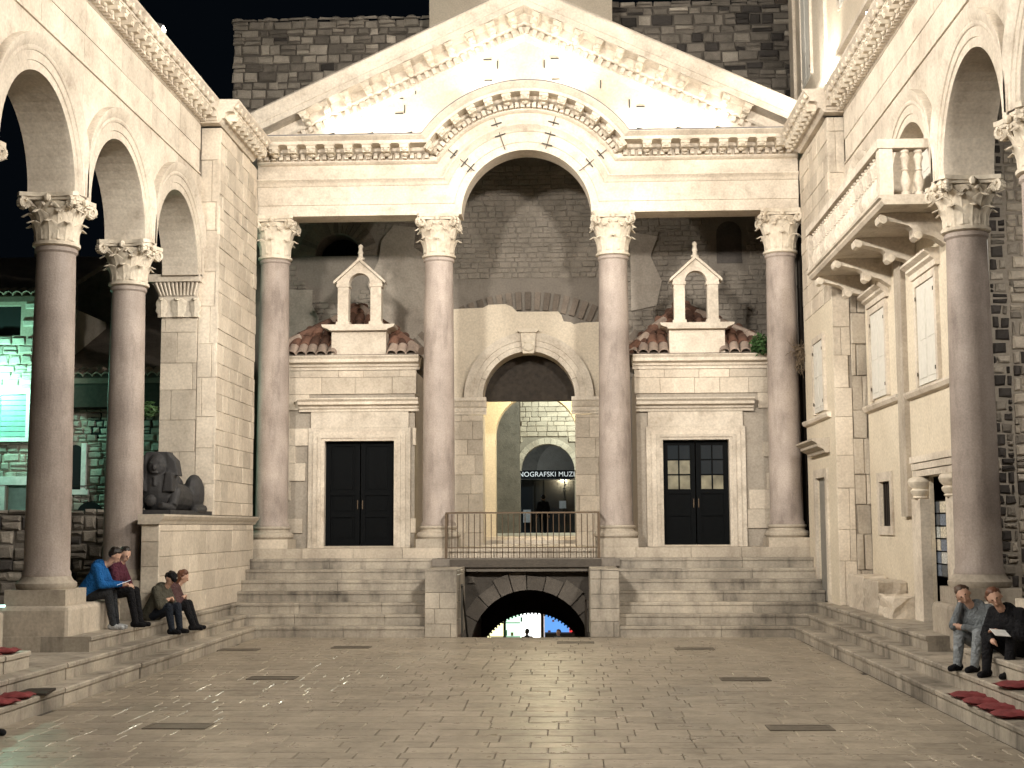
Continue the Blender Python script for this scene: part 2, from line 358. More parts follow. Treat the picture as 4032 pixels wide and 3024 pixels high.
masonry(cel, 'rubble_stone', '-y', 23.86, -1.04, 1.06, -.35, 1.03, (.16, .28), (.18, .38), 'soot_shade', gap=.025, dp=.06, c=.03, j=.02, seed=4, proud=.02, rough=.4,
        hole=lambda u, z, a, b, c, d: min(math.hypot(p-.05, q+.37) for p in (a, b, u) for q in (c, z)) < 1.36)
mb = MB(); arch_ring(mb, 'y', 0.05, -.37, [(1.25, 24.25), (1.25, 30.1)], 0, math.pi, 20); mb.box(-1.35, -1.2, 24.25, 30.1, -3, -.37); mb.box(1.3, 1.45, 24.25, 30.1, -3, -.37)
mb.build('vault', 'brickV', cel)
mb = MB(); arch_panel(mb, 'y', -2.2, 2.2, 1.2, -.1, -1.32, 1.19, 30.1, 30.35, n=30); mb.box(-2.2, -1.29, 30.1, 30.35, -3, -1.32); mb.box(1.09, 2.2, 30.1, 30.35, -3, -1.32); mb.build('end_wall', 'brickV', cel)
for i in range(46):
    t = math.pi*(i+.5)/46
    MB().box(-.018, .018, -.03, .06, -.028, .02).build('arch_brick', 'brickV', cel, loc=(-.1+1.185*math.cos(t), 30.1, -1.32+1.185*math.sin(t)), rot=(0, -(t-math.pi/2), 0))
# lit hall with stalls
hall = MB(); hall.box(-4.2, -4, 30.4, 47, -3.19, 1.0); hall.box(4, 4.2, 30.4, 47, -3.19, 1.0); hall.box(-4.2, 4.2, 47.01, 47.2, -3.19, 1); hall.box(-4.2, 4.2, 30.4, 47.2, 1.01, 1.15)
hall.build('hall_wall', 'white', cel)
for x0, x1, c, s, nm in ((-4, -1.40, (1, .95, .55), 1.3, 'yellow_display'), (-1.39, -.88, (.62, 1, .72), 1.2, 'green_display'), (-.87, -.26, (.96, 1, .98), 2.2, 'white_display'), (-.12, .66, (.13, .36, .85), .85, 'blue_display'), (.67, 3.2, (.85, .05, .05), .9, 'red_display')):
    m = emit('lit_'+nm, c, s); bx(nm, m, cel, x0, x1, 44.2, 44.3, -2.9, .5)
bx('stall_counter', 'clamp', cel, -.1, 3.3, 43.6, 44.0, -3.19, -1.6)
for x in (-1.395, -.19, 1.95): bx('stall_post', 'iron', cel, x-.04, x+.04, 44.05, 44.15, -3.19, .6)
bx('hall_floor', 'limeD', cel, -3.9, 3.9, 34, 46.9, -3.19, -2.71)
hg = random.Random(2)
for i in range(7):
    x = hg.uniform(-1.9, .9); zz = hg.choice((-1.72, -1.5, -1.28)); m = plain('goods_%d' % i, (hg.uniform(.05, .6), hg.uniform(.05, .5), hg.uniform(.05, .5)), .6); bx('stall_goods', m, cel, x, x+hg.uniform(.05, .12), 44.02, 44.1, zz, zz+hg.uniform(.06, .18))
for zz in (-1.74, -1.3): bx('stall_shelf', 'wood', cel, -1.9, -.9, 44.0, 44.12, zz-.02, zz)
li = bpy.data.lights.new('hall_lamp', 'AREA'); li.energy = 40; li.size = 5; li.color = (.95, 1, .95)
lo = bpy.data.objects.new('hall_lamp', li); col.objects.link(lo); lo.location = Vector((0, 39, .9))*K; lo.parent = cel; lo.matrix_parent_inverse = Matrix.Translation(-ORG[cel.name]*K)

# ================================================================== CORINTHIAN CAPITAL + COLUMN
def leaf(mb, ang, r0, z0, z1, out, wd, n=7, m=4):
    ca, sa = math.cos(ang), math.sin(ang)
    F = []; Bk = []
    for i in range(n+1):
        t = i/n
        rad = r0+.012+out*(t**2.6); z = z0+(z1-z0)*(min(t, .86)/.86)-(.16*(z1-z0)*max(0, (t-.8)/.2)**1.5 if t > .8 else 0)
        if t > .8: rad += out*.35*(t-.8)/.2
        wv = wd*(.75+.55*math.sin(math.pi*min(1, t*1.05)))*(1-.75*max(0, t-.7)/.3)*(1+.22*math.cos(t*5*math.pi*2/1.6))
        rf, rb = [], []
        for k in range(-m, m+1):
            s = k/m; tx = s*wv; dd = -.25*wv*s*s+.03*wd*math.cos(s*math.pi*3)+(.045*wd if k == 0 else 0)
            for lst, o in ((rf, 0), (rb, -.022)):
                rr = rad+dd+o; lst.append((rr*ca-tx*sa, rr*sa+tx*ca, z))
        F.append(rf); Bk.append(rb)
    mb.grid(F); mb.grid([r[::-1] for r in Bk])
    rim = [F[i][0] for i in range(n+1)]+F[n][1:]+[F[i][-1] for i in range(n-1, -1, -1)]
    rib = [Bk[i][0] for i in range(n+1)]+Bk[n][1:]+[Bk[i][-1] for i in range(n-1, -1, -1)]
    mb.grid([rim, rib])
def capital_mesh(name, r, h, wd, seed=0, eroded=0.):
    mb = MB(); rg = random.Random(seed)
    mb.lathe(0, 0, [(r*1.02, 0), (r*1.12, .015), (r*1.12, .05), (r*.95, .06), (r*.93, h*.3), (r*1.0, h*.6), (r*1.28, h*.84)], 20)
    for k in range(8):
        a = k*math.pi/4; leaf(mb, a+rg.uniform(-.04, .04), r*.95, .05, h*(.47+rg.uniform(-.03, .02)), r*.40, r*.36)
    for k in range(8):
        a = (k+.5)*math.pi/4; leaf(mb, a, r*.97, h*.12, h*(.72+rg.uniform(-.05, .02)), r*.48, r*.36)
    hw = wd/2
    for q in range(4):
        a = math.pi/4+q*math.pi/2; ca, sa = math.cos(a), math.sin(a)
        pts = []
        for i in range(15):
            t = i/14*2.1*math.pi; rr = .085*(1-.62*i/14)*h/.75
            cx = hw*1.10-.06; cz = h*.80
            pts.append(((cx+rr*math.sin(t))*1.0, cz+rr*math.cos(t)))
        pts = [(r*.95, h*.45), (r*1.12, h*.68), (hw*.92, h*.86)]+pts
        for (d0, z0), (d1, z1) in zip(pts, pts[1:]):
            for off in (-.035, .035):
                mb.tube((d0*ca-off*sa, d0*sa+off*ca, z0), (d1*ca-off*sa, d1*sa+off*ca, z1), .028, .026, 5)
        mb.ball((ca*hw*1.02, sa*hw*1.02, h*.79), .045, .045, .045, 7, 5)
        leaf(mb, a, r*1.02, h*.40, h*.80, hw*.42, r*.30)
        b = q*math.pi/2; mb.ball((math.cos(b)*hw*.80, math.sin(b)*hw*.80, h*.89), .045, .045, .05, 7, 5)
        for e in (-1, 1):
            pp = [(b+e*.5, r*1.05, h*.5), (b+e*.42, r*1.2, h*.7), (b+e*.2, r*1.3, h*.8), (b+e*.12, r*1.28, h*.74)]
            for p, s in zip(pp, pp[1:]): mb.tube((p[1]*math.cos(p[0]), p[1]*math.sin(p[0]), p[2]), (s[1]*math.cos(s[0]), s[1]*math.sin(s[0]), s[2]), .024, .02, 5)
    def aba(s): 
        out = []
        for q in range(4):
            a0 = -math.pi/4+q*math.pi/2; c0 = Vector((math.cos(a0), math.sin(a0)))*hw*1.30*s; c1 = Vector((math.cos(a0+math.pi/2), math.sin(a0+math.pi/2)))*hw*1.30*s
            nrm = Vector((math.cos(a0+math.pi/4), math.sin(a0+math.pi/4)))
            for i in range(1, 10):
                t = i/10; p = c0.lerp(c1, t)-nrm*hw*.20*s*math.sin(math.pi*t); p += Vector((rg.uniform(-1, 1), rg.uniform(-1, 1)))*eroded; out.append((p.x, p.y))
        return out
    mb.ext(aba(.95), 'z', h*.86, h*.915); mb.ext(aba(1.0), 'z', h*.918, h*.998)
    return mb.mesh(name, 'carve', 'auto')
def column(parent, x, y, z0, z1, rb, rt, capme, base, zcap, cmat='gran', rot=0, seed=0):
    """shaft with capital and base as sub-parts; base: list of (r,z) or None"""
    n = 14; prof = [(rb*1.07, z0), (rb*1.07, z0+.04), (rb*1.0, z0+.07)]
    for i in range(1, n+1):
        t = i/n; prof.append((rb+(rt-rb)*(t**1.6), z0+.07+(z1-z0-.15)*t))
    prof += [(rt*1.03, z1-.07), (rt*1.1, z1-.055), (rt*1.1, z1-.02), (rt*1.03, z1)]
    mb = MB().lathe(0, 0, [(r, z-z0) for r, z in prof], 32)
    o = mb.build('column', cmat, parent, 'auto', (x, y, z0))
    c = put('capital', capme, o, (x, y, z1), (0, 0, rot))
    if base: base(o, x, y)
    return o
capP = [capital_mesh('portico_capital_%d' % k, .275, 7.36-6.58, .88, k, .012) for k in range(2)]
capA = [capital_mesh('arcade_capital_%d' % k, .25, 5.745-5.12, .86, 5+k, .015) for k in range(2)]

# ================================================================== PORCH (temple front with arched entablature)
porch = thing('temple_porch', 'pale stone temple front with four granite columns, arched entablature and floodlit pediment', 'porch', (0, 24.3, 8*RS))
YF = 24.1; CX = .02; ZS = 7.35
def pbase(o, x, y):
    MB().box(-.37, .37, -.37, .37, 0, .16).build('plinth', 'limeD', o, loc=(x, y, 1.377))
    MB().lathe(0, 0, [(.36, 0), (.395, .04), (.395, .08), (.36, .12), (.32, .13), (.31, .17), (.335, .18), (.345, .205), (.335, .225), (.30, .23)], 28).build('base', 'limeD', o, 'auto', (x, y, 1.536))
for k, x in enumerate((-4.58, -1.58, 1.57, 4.57)):
    column(porch, x, 24.35, 1.766, 6.58, .29, .255, capP[k % 2], pbase, 7.36, rot=k*math.pi/2)
# entablature profile: (height over soffit, ring radius, y)
EP = [(0, 1.17, .52), (0, 1.17, 0), (.195, 1.31, 0), (.2, 1.313, -.022), (.535, 1.50, -.022), (.54, 1.503, -.04), (.565, 1.52, -.055), (.57, 1.525, -.035), (.60, 1.55, -.05), (.645, 1.61, -.12), (.665, 1.64, -.12), (.668, 1.643, 0),
      (.74, 1.69, -.03), (.85, 1.78, -.035), (.93, 1.85, 0), (.94, 1.86, -.05), (.97, 1.885, -.085), (.975, 1.89, -.09), (1.10, 2.02, -.09), (1.105, 2.025, -.16), (1.13, 2.05, -.2), (1.19, 2.10, -.2), (1.195, 2.105, -.5), (1.25, 2.16, -.5), (1.255, 2.165, -.515), (1.28, 2.20, -.545), (1.31, 2.25, -.6), (1.325, 2.265, -.6), (1.34, 2.27, .14)]
XL, XR = -4.86, 4.88
def epath(t, R, n=36):
    a = math.asin(min(1, t/R)); xi = math.sqrt(R*R-t*t)
    pts = [(XL+(CX-xi-XL)*i/10, ZS+t) for i in range(10)]
    pts += [(CX+R*math.cos(math.pi-a-(math.pi-2*a)*i/n), ZS+R*math.sin(math.pi-a-(math.pi-2*a)*i/n)) for i in range(n+1)]
    pts += [(CX+xi+(XR-CX-xi)*i/10, ZS+t) for i in range(1, 11)]
    return pts
mb = MB(); mb.grid([[(x, YF+y, z) for x, z in epath(t, R)] for t, R, y in EP])
for e in (0, -1):
    mb.add([(epath(t, R)[e][0], YF+y, ZS+t) for t, R, y in EP]+[(XL if e == 0 else XR, YF+.52, ZS+1.34)], [list(range(len(EP)+1))])
mb.build('entablature', 'lime', porch, 'auto')
mb = MB(); mb.grid([[(x, YF+.52, z) for x, z in epath(0, 1.17)], [(x, YF+.52, z) for x, z in epath(1.34, 2.27)]]); mb.build('entablature_back', 'limeD', porch)
dent = MB().box(-.035, .035, -.075, .03, -.048, .048).mesh('dentil', 'lime')
mod = MB(); mod.box(-.06, .06, -.25, 0, .01, .06); mod.box(-.055, .055, -.22, 0, -.05, .01); mod.ball((0, -.2, -.01), .05, .06, .04, 7, 5); mod.ball((0, -.05, -.05), .05, .06, .04, 7, 5)
mod.box(-.075, .075, -.27, 0, .06, .075)
modm = mod.mesh('modillion', 'carve', 'auto')
x = XL+.06
while x < XR-.02:
    if abs(x-CX) > math.sqrt(2.0**2-1.04**2)+.02: put('dentil', dent, porch, (x, YF-.12, ZS+1.045))
    x += .132
nd = 38; a0 = math.asin(1.05/1.96)
for i in range(nd):
    t = a0+.03+(math.pi-2*a0-.06)*i/(nd-1)
    put('dentil', dent, porch, (CX+1.955*math.cos(t), YF-.12, ZS+1.955*math.sin(t)), (0, -(t-math.pi/2), 0))
for sx in (-1, 1):
    for i in range(9):
        x = CX+sx*(2.16+.335*i)
        if abs(x) < 4.82: put('modillion', modm, porch, (x, YF-.2, ZS+1.112), (0, 0, 0), (1.35, 1.1, 1.08))
for i in range(13):
    t = R_(34)+R_(112)*i/12
    put('modillion', modm, porch, (CX+2.035*math.cos(t), YF-.2, ZS+2.035*math.sin(t)), (0, -(t-math.pi/2), 0), (1.35, 1.1, 1.08))
# lead strip along the cornice top
mb = MB(); mb.grid([[(x, YF+y, z+d) for x, z in epath(1.325, 2.265)] for y, d in ((-.607, .0), (-.607, .018), (-.1, .03))]); mb.build('lead_strip', 'lead', porch)
# tympanum and raking cornice
SL = .468; PK = 10.70
mb = MB(); mb.ext([(-4.35, 8.60), (4.35, 8.60), (4.35, 8.72), (.0, PK+.12), (-4.35, 8.72)], 'y', YF+.13, YF+.5); mb.build('tympanum', 'plast', porch)
RP = [(-.10, .13), (-.02, .06), (0, .03), (.12, .03), (.125, -.05), (.16, -.09), (.31, -.09), (.315, -.46), (.42, -.46), (.425, -.475), (.46, -.485), (.52, -.50), (.60, -.56), (.625, -.56), (.63, -.545), (.65, .3)]
ct = math.cos(math.atan(SL))
for sx in (-1, 1):
    rows = []
    for t, y in RP:
        zt = PK+t/ct; xe = (zt-(8.70 if t < .2 else 8.74))/SL
        rows.append([(sx*xe*(1-i/8), YF+y, zt-SL*xe*(1-i/8)) for i in range(9)])
    mb = MB(); mb.grid(rows); mb.add([r[0] for r in rows]+[(rows[-1][0][0], YF+.3, rows[0][0][2])], [list(range(len(rows)+1))])
    mb.build('raking_cornice', 'lime', porch, 'auto')
    th = math.atan(SL)*sx
    n = 32
    for i in range(n):
        x = sx*(.06+(4.15-.06)*i/(n-1)); put('dentil', dent, porch, (x, YF-.0, PK+.062/ct-SL*abs(x)), (0, th, 0))
    for i in range(11):
        x = sx*(.2+.375*i); put('modillion', modm, porch, (x, YF-.09, PK+.215/ct-SL*abs(x)), (0, th, 0), (1.15, 1.3, 1.2))
    rf = MB(); rf.ext([(0, 11.44), (sx*5.2, 11.44-SL*5.2), (sx*5.2, 11.40-SL*5.2), (0, 11.40)], 'y', YF-.5, 27.2); rf.build('roof_slab', 'mortar', porch)
# iron clamps over the cracks
def clamp(x, z, y, L, rot): MB().box(-L/2, L/2, -.012, .012, -.009, .009).build('iron_clamp', 'clamp', porch, loc=(x, y, z), rot=(0, rot, 0))
for x, z, v in ((-2.3, 9.55, 0), (-2.3, 9.27, 0), (-2.2, 9.35, 1), (-3.05, 9.22, 0), (-2.0, 9.7, 1), (-.68, 10.25, 0), (-.67, 9.86, 0), (-.5, 10.15, 1), (.55, 10.25, 0), (.36, 10.15, 1), (.57, 9.86, 0), (1.38, 9.75, 1), (1.9, 9.38, 1), (2.1, 9.32, 0), (3.1, 9.2, 0)):
    clamp(x, z, YF+.115, .15, math.pi/2 if v else 0)
for a, rr in ((R_(73), (1.72, 1.5, 1.3)), (R_(108), (1.95, 1.72, 1.5)), (R_(140), (1.9, 1.7, 1.45, 1.3)), (R_(38), (1.9, 1.7, 1.45))):
    for r in rr: clamp(CX+r*math.cos(a), ZS+r*math.sin(a), YF-.06, .2, -(a-math.pi/2))
    MB().box(-.006, .006, -.004, .02, 0, .62).build('crack', 'joint', porch, loc=(CX+1.22*math.cos(a), YF-.055, ZS+1.22*math.sin(a)), rot=(0, -(a-math.pi/2), 0))

# ================================================================== CHAPELS behind the columns
tl = MB(); n = 7
for L0, L1, ra, rb in ((0, .40, .098, .085),):
    rows = []
    for r_o in (0, -.016):
        for yy, rr in ((L0, ra+r_o), (L1, rb+r_o)):
            rows.append([(rr*math.cos(math.pi*k/n), yy, rr*math.sin(math.pi*k/n)*.9) for k in range(n+1)])
    tl.grid([rows[0], rows[1]]); tl.grid([rows[2][::-1], rows[3][::-1]]); tl.grid([rows[0], rows[2]]); tl.grid([rows[1], rows[3]])
tile_me = tl.mesh('roof_tile', 'tile', 'auto'); 
tl2 = MB(); tl2.v, tl2.f, tl2.mi = list(tl.v), list(tl.f), list(tl.mi); tile_e = tl2.mesh('eave_tile', 'tileE', 'auto')
HOODP = [(0, 0), (-.05, .0), (-.05, .04), (-.09, .06), (-.09, .10), (-.20, .12), (-.20, .17), (-.25, .21), (-.25, .235), (0, .25)]
def chapel(lb, x0, x1, d0, d1, dz, hz, cz, gx, glazed):
    t = thing('chapel', lb, 'chapel', ((x0+x1)/2, 24.95, 8*RS), 'small chapels behind the porch columns')
    YW = 24.9; s0, s1 = d0-.30, d1+.30; st = dz+.24
    zb = 8*RS
    core = MB(); core.box(x0+.03, d0-.02, YW+.04, YW+1.9, zb, cz-.01); core.box(d1+.02, x1-.03, YW+.04, YW+1.9, zb, cz-.01); core.box(d0-.02, d1+.02, YW+.04, YW+1.9, dz+.02, cz-.01)
    core.build('wall', 'mortar', t)
    masonry(t, 'ashlar_block', '-y', YW+.04, x0, x1, zb, cz, (.26, .36), (.38, .8), 'block', gap=.004, dp=.04, c=.005, seed=int(abs(x0)*100), proud=.003,
            hole=lambda u, z, a, b, c, d: a < s1-.02 and b > s0+.02 and c < hz+.2)
    # moulded door surround
    for i, (o, dpt) in enumerate(((.30, .035), (.21, .06), (.12, .085), (.06, .06))):
        inn = (.21, .12, .06, 0)[i]; zt = dz+(.24, .17, .10, .05)[i]; zi = dz+(.17, .10, .05, 0)[i]
        MB().ext([(d0-o, zb), (d0-inn, zb), (d0-inn, zi), (d1+inn, zi), (d1+inn, zb), (d1+o, zb), (d1+o, zt), (d0-o, zt)], 'y', YW-dpt, YW+.10+i*.002).build('door_surround', 'lime', t)
    bx('frieze', 'lime', t, s0+.04, s1-.04, YW-.03, YW+.05, st+.002, hz-.002)
    MB().ext([(YW+a, hz+b) for a, b in HOODP], 'x', d0-.48, d1+.46).build('door_hood', 'lime', t)
    bx('doorstep', 'limeD', t, d0-.05, d1+.05, YW-.05, YW+.3, zb-.004, zb+.03)
    # doors
    mid = (d0+d1)/2; yd = YW+.12
    for s in (-1, 1):
        a, b = (d0, mid-.006) if s < 0 else (mid+.006, d1)
        rail = MB(); rail.box(a+.003, b-.003, yd+.03, yd+.06, zb+.03, dz-.003)
        zr = [zb+.03, zb+.13, zb+.55, zb+.62, zb+.95, zb+1.02, dz-.09, dz-.003]
        for p, q in ((0, 1), (2, 3), (4, 5), (6, 7)): rail.box(a+.005, b-.005, yd, yd+.04, zr[p], zr[q]) 
        for p, q in ((a+.004, a+.09), (b-.09, b-.004)): rail.box(p, q, yd-.004, yd+.04, zb+.032, dz-.006)
        dl = rail.build('door', 'door', t)
        if glazed:
            h3 = (dz-.09-(zb+1.02))/3; wv = (b-a-.18)/2
            for r in range(3):
                for c in range(2):
                    bx('pane', 'paneL' if (r == 0 and not (s > 0 and c == 0 and False)) or (r == 1 and s < 0) else 'glass', dl, a+.095+c*wv, a+.085+(c+1)*wv, yd+.012, yd+.02, zb+1.035+r*h3, zb+1.015+(r+1)*h3)
            bar = MB()
            for r in (1, 2): bar.box(a+.09, b-.09, yd+.002, yd+.026, zb+1.012+r*h3, zb+1.038+r*h3)
            bar.box(a+.077+wv, a+.103+wv, yd+.0, yd+.028, zb+1.02, dz-.09); bar.build('glazing_bar', 'door', dl)
        else:
            for z0, z1 in ((zr[1], zr[2]), (zr[3], zr[4]), (zr[5], zr[6])): bx('panel', 'door', dl, a+.14, b-.14, yd+.012, yd+.035, z0+.05, z1-.05)
        MB().box(mid+s*.045-.008, mid+s*.045+.008, yd-.035, yd-.018, zb+.70, zb+.86).build('handle', 'rust', dl)
    # crowning cornice
    MB().ext([(YW+.02, cz), (YW-.03, cz), (YW-.03, cz+.05), (YW-.07, cz+.06), (YW-.08, cz+.10), (YW-.19, cz+.13), (YW-.19, cz+.19), (YW-.23, cz+.235), (YW-.23, cz+.25), (YW+.3, cz+.252)], 'x', x0-.03, x1+.06).build('cornice', 'lime', t)
    zt = cz+.254
    # tiled hip roof
    ax, ay, az = gx-.18, YW+1.25, zt+1.05; hw = (x1-x0)/2+.1; xm = (x0+x1)/2
    rf = MB(); rf.add([(xm-hw, YW-.12, zt), (xm+hw, YW-.12, zt), (xm+hw, YW+1.9, zt), (xm-hw, YW+1.9, zt), (ax, ay, az), (ax, YW+1.9, az)], [(0, 1, 4), (1, 2, 5, 4), (3, 0, 4, 5), (2, 3, 5), (0, 3, 2, 1)])
    ro = rf.build('roof', 'brickV', t); sl = math.atan2(az-zt, ay-(YW-.12)); S = math.hypot(az-zt, ay-YW+.12)
    rg = random.Random(int(gx*10)); x = xm-hw+.08
    while x < xm+hw-.05:
        s = 0
        while s < S-.1:
            tt = s/S; lo_, hi_ = xm-hw+(ax-xm+hw)*tt, xm+hw+(ax-xm-hw)*tt
            if lo_+.06 < x < hi_-.06 and not (gx-.48 < x < gx+.48 and s < .45):
                put('roof_tile', tile_e if s == 0 else tile_me, ro, (x+rg.uniform(-.008, .008), YW-.14+s*math.cos(sl), zt+.02+s*math.sin(sl)), (sl-.05+rg.uniform(-.03, .03), 0, rg.uniform(-.06, .06)))
            s += .30
        x += .185
    for cx in (xm-hw, xm+hw):
        a = Vector((cx, YW-.1, zt+.07)); b = Vector((ax, ay, az+.07)); nn = 6
        for i in range(nn):
            p, q = a.lerp(b, i/nn), a.lerp(b, (i+1.15)/nn); MB().tube(p, q, .09, .075, 8).build('ridge_tile', 'tile' if rg.random() < .6 else 'tileE', ro, 'auto')
    # bell gable
    zg = zt; bl = MB(); bl.box(gx-.505, gx+.505, YW-.08, YW+.30, zg, zg+.46); bgb = bl.build('bell_gable', 'lime', t)
    MB().ext([(gx-.53, zg+.462), (gx+.53, zg+.462), (gx+.55, zg+.49), (gx+.66, zg+.53), (gx+.68, zg+.575), (gx-.68, zg+.575), (gx-.66, zg+.53), (gx-.55, zg+.49)], 'y', YW-.20, YW+.36).build('ledge', 'lime', bgb)
    z1 = zg+.577; zi = z1+.72
    for s in (-1, 1):
        pm = MB(); c = gx+s*.305; pm.box(c-.125, c+.125, YW-.05, YW+.20, z1, z1+.07); pm.box(c-.1, c+.1, YW-.03, YW+.18, z1+.07, zi); pm.build('post', 'lime', bgb)
        MB().box(c-.12, c+.12, YW-.05, YW+.20, zi+.001, zi+.06).build('impost', 'lime', bgb)
    zi += .062
    ap = zi+.42
    pg = [(gx-.405, zi), (gx-.2, zi)]+arc(gx, zi, .2, math.pi, 0, 12)[1:-1]+[(gx+.2, zi), (gx+.405, zi), (gx+.43, zi+.03), (gx, ap), (gx-.43, zi+.03)]
    MB().ext(pg, 'y', YW-.03, YW+.18).build('gable_head', 'lime', bgb)
    for s in (-1, 1):
        MB().ext([(gx, ap+.002), (gx+s*.48, zi-.005), (gx+s*.48, zi+.045), (gx, ap+.065)], 'y', YW-.08, YW+.23).build('coping', 'lime', bgb)
    MB().lathe(gx, YW+.07, [(.075, ap+.04), (.075, ap+.08), (.045, ap+.09), (.04, ap+.14), (.055, ap+.17), (.04, ap+.22), (.035, ap+.26), (.05, ap+.29), (.035, ap+.325), (.005, ap+.345)], 10).build('finial', 'lime', bgb, 'auto')
    return t
chapel('small stone chapel with a solid black double door and bell gable between porch columns', -4.70, -2.05, -3.73, -2.45, 3.32, 3.86, 4.63, -3.11, False)
chapel('small stone chapel with a glazed black double door and bell gable between porch columns', 1.95, 4.55, 2.45, 3.64, 3.30, 3.82, 4.60, 3.10, True)

# ================================================================== VESTIBULE WALL AND PORTAL
ves = thing('vestibule_building', 'dark rubble building behind the porch with arched portal, brick relieving arch and tall side walls', 'building', (0, 27, 8*RS))
YV = 27.0; PX = -.04; PR = .91; PZ = 4.29
wl = MB()
arch_panel(wl, 'y', -1.3, 1.3, 5.3, PX, PZ, 1.2, YV, YV+.9)
wl.box(-5.8, -1.25, YV, YV+.9, 0, 5.3); wl.box(1.2, 5.8, YV, YV+.9, 0, 5.3); wl.box(-5.8, 5.8, YV, YV+.9, 5.301, 7.2)
# openings of lunette and blocked window are above 7.2
wl.box(-3.42, 5.8, YV, YV+.9, 7.201, 7.85); wl.box(-5.8, -4.35, YV, YV+.9, 7.201, 7.85); wl.box(-5.8, 5.8, YV, YV+.9, 7.851, 9.3)
wl.build('rubble_wall', 'mortarD', ves)
lp = [(-4.36, 7.201)]+[(-4.36, 7.86)]+[(-3.41, 7.86)]+[(-3.41, 7.201)]+arc(-3.885, 7.2, .46, 0, math.pi, 14)
MB().ext(lp, 'y', YV+.01, YV+.6).build('lunette_spandrel', 'mortarD', ves)
bx('lunette_interior', 'black', ves, -4.4, -3.38, YV+.7, YV+.75, 7.1, 7.9)
for i in range(20):
    t = math.pi*(i+.5)/20; vb = voussoir(-3.885, 7.2, .47, .80, t-.066, t+.066, YV-.025, YV+.05); vb.build('relieving_brick', 'brickV', ves)
fr = MB(); fr.ext([(3.72, 6.95), (4.22, 6.95), (4.22, 7.55)]+arc(3.97, 7.55, .25, 0, math.pi, 10)[1:], 'y', YV-.02, YV-.003)
fr.build('blocked_window', 'rubD', ves)
masonry(ves, 'rubble_stone', '-y', YV, -5.2, 5.2, 4.6, 9.0, (.07, .13), (.12, .3), (['brick'], [1]), gap=.005, dp=.022, c=.012, j=.010, rough=.3, seed=21, proud=.012, join=True,
        hole=lambda u, z, a, b, c, d: (abs(u+.05) < 1.85 and z < 6.65) or (math.hypot(u+3.885, z-7.25) < .95) or (3.6 < b and a < 4.3 and 6.85 < z < 7.9))
for nm, pg in (('old_plaster', [(-4.95, 5.2), (-4.32, 5.25), (-4.22, 5.6), (-4.26, 5.95), (-4.4, 6.2), (-4.38, 6.5), (-4.95, 6.52)]), ('old_plaster', [(-3.3, 5.1), (-2.0, 5.1), (-2.0, 7.1), (-2.35, 7.35), (-2.3, 7.75), (-2.75, 7.8), (-3.0, 7.5), (-3.05, 7.1), (-3.28, 6.6), (-3.12, 6.2), (-3.35, 5.7)]), ('old_plaster', [(2.0, 6.0), (2.5, 6.1), (2.62, 6.6), (2.4, 7.1), (2.55, 7.5), (2.0, 7.6)])):
    MB().ext(pg, 'y', YV-.062, YV-.02).build(nm, 'plastG', ves)
# flat brick arch over the portal
cA = -1.55+4.29+2.05
for i in range(27):
    t = R_(90)+R_(46)*((i+.5)/27-.5)*2; r0 = 2.95
    z0 = 6.42-r0-.02
    voussoir(-.05, z0-.35, r0, r0+.36, t-R_(46)/27+.012, t+R_(46)/27-.012, YV-.055-.01*(i % 3), YV+.05).build('relieving_brick', 'brickV', ves)
# ragged plaster above the portal
rgp = [(-1.62, 4.25), (-1.62, 6.07), (-.95, 6.09), (-.84, 6.15), (-.5, 6.16), (-.36, 6.10), (-.27, 6.0), (.55, 6.0), (.62, 5.92), (.66, 5.80), (.80, 5.78), (.86, 5.74), (1.0, 5.77), (1.6, 5.79), (1.6, 4.25)]
ar = [(PX+.95*math.cos(t), PZ+.95*math.sin(t)) for t in [math.pi*i/20 for i in range(21)]]
MB().ext(rgp+[(PX+.95, 4.25)]+ar+[(PX-.95, 4.25)], 'y', YV-.10, YV-.058).build('plaster', 'plast', ves)
mb = MB(); arch_ring(mb, 'y', PX, PZ, [(PR, YV+.5), (PR, YV-.17), (PR+.10, YV-.17), (PR+.105, YV-.19), (PR+.21, YV-.19), (PR+.215, YV-.21), (PR+.28, YV-.225), (PR+.34, YV-.25), (PR+.37, YV-.25), (PR+.375, YV-.05)], 0, math.pi, 40)
mb.build('portal_arch', 'lime', ves, 'auto')
for a in (R_(22), R_(52), R_(128), R_(158)):
    MB().box(-.003, .003, -.004, .05, 0, .36).build('arch_joint', 'joint', ves, loc=(PX+(PR+.005)*math.cos(a), YV-.175, PZ+(PR+.005)*math.sin(a)), rot=(0, -(a-math.pi/2), 0))
kb = MB(); kb.ext([(-.11, -.14), (.11, -.14), (.15, .27), (-.15, .27)], 'y', -.33, -.1); kb.ext([(-.17, .272), (.17, .272), (.2, .31), (.2, .34), (-.2, .34), (-.2, .31)], 'y', -.38, -.1); kb.ball((0, -.33, -.02), .12, .05, .09, 10, 6); kb.ball((0, -.33, .14), .13, .03, .1, 10, 6)
kb.build('keystone', 'carve', ves, 'auto', (PX, YV, PZ+PR+.08))
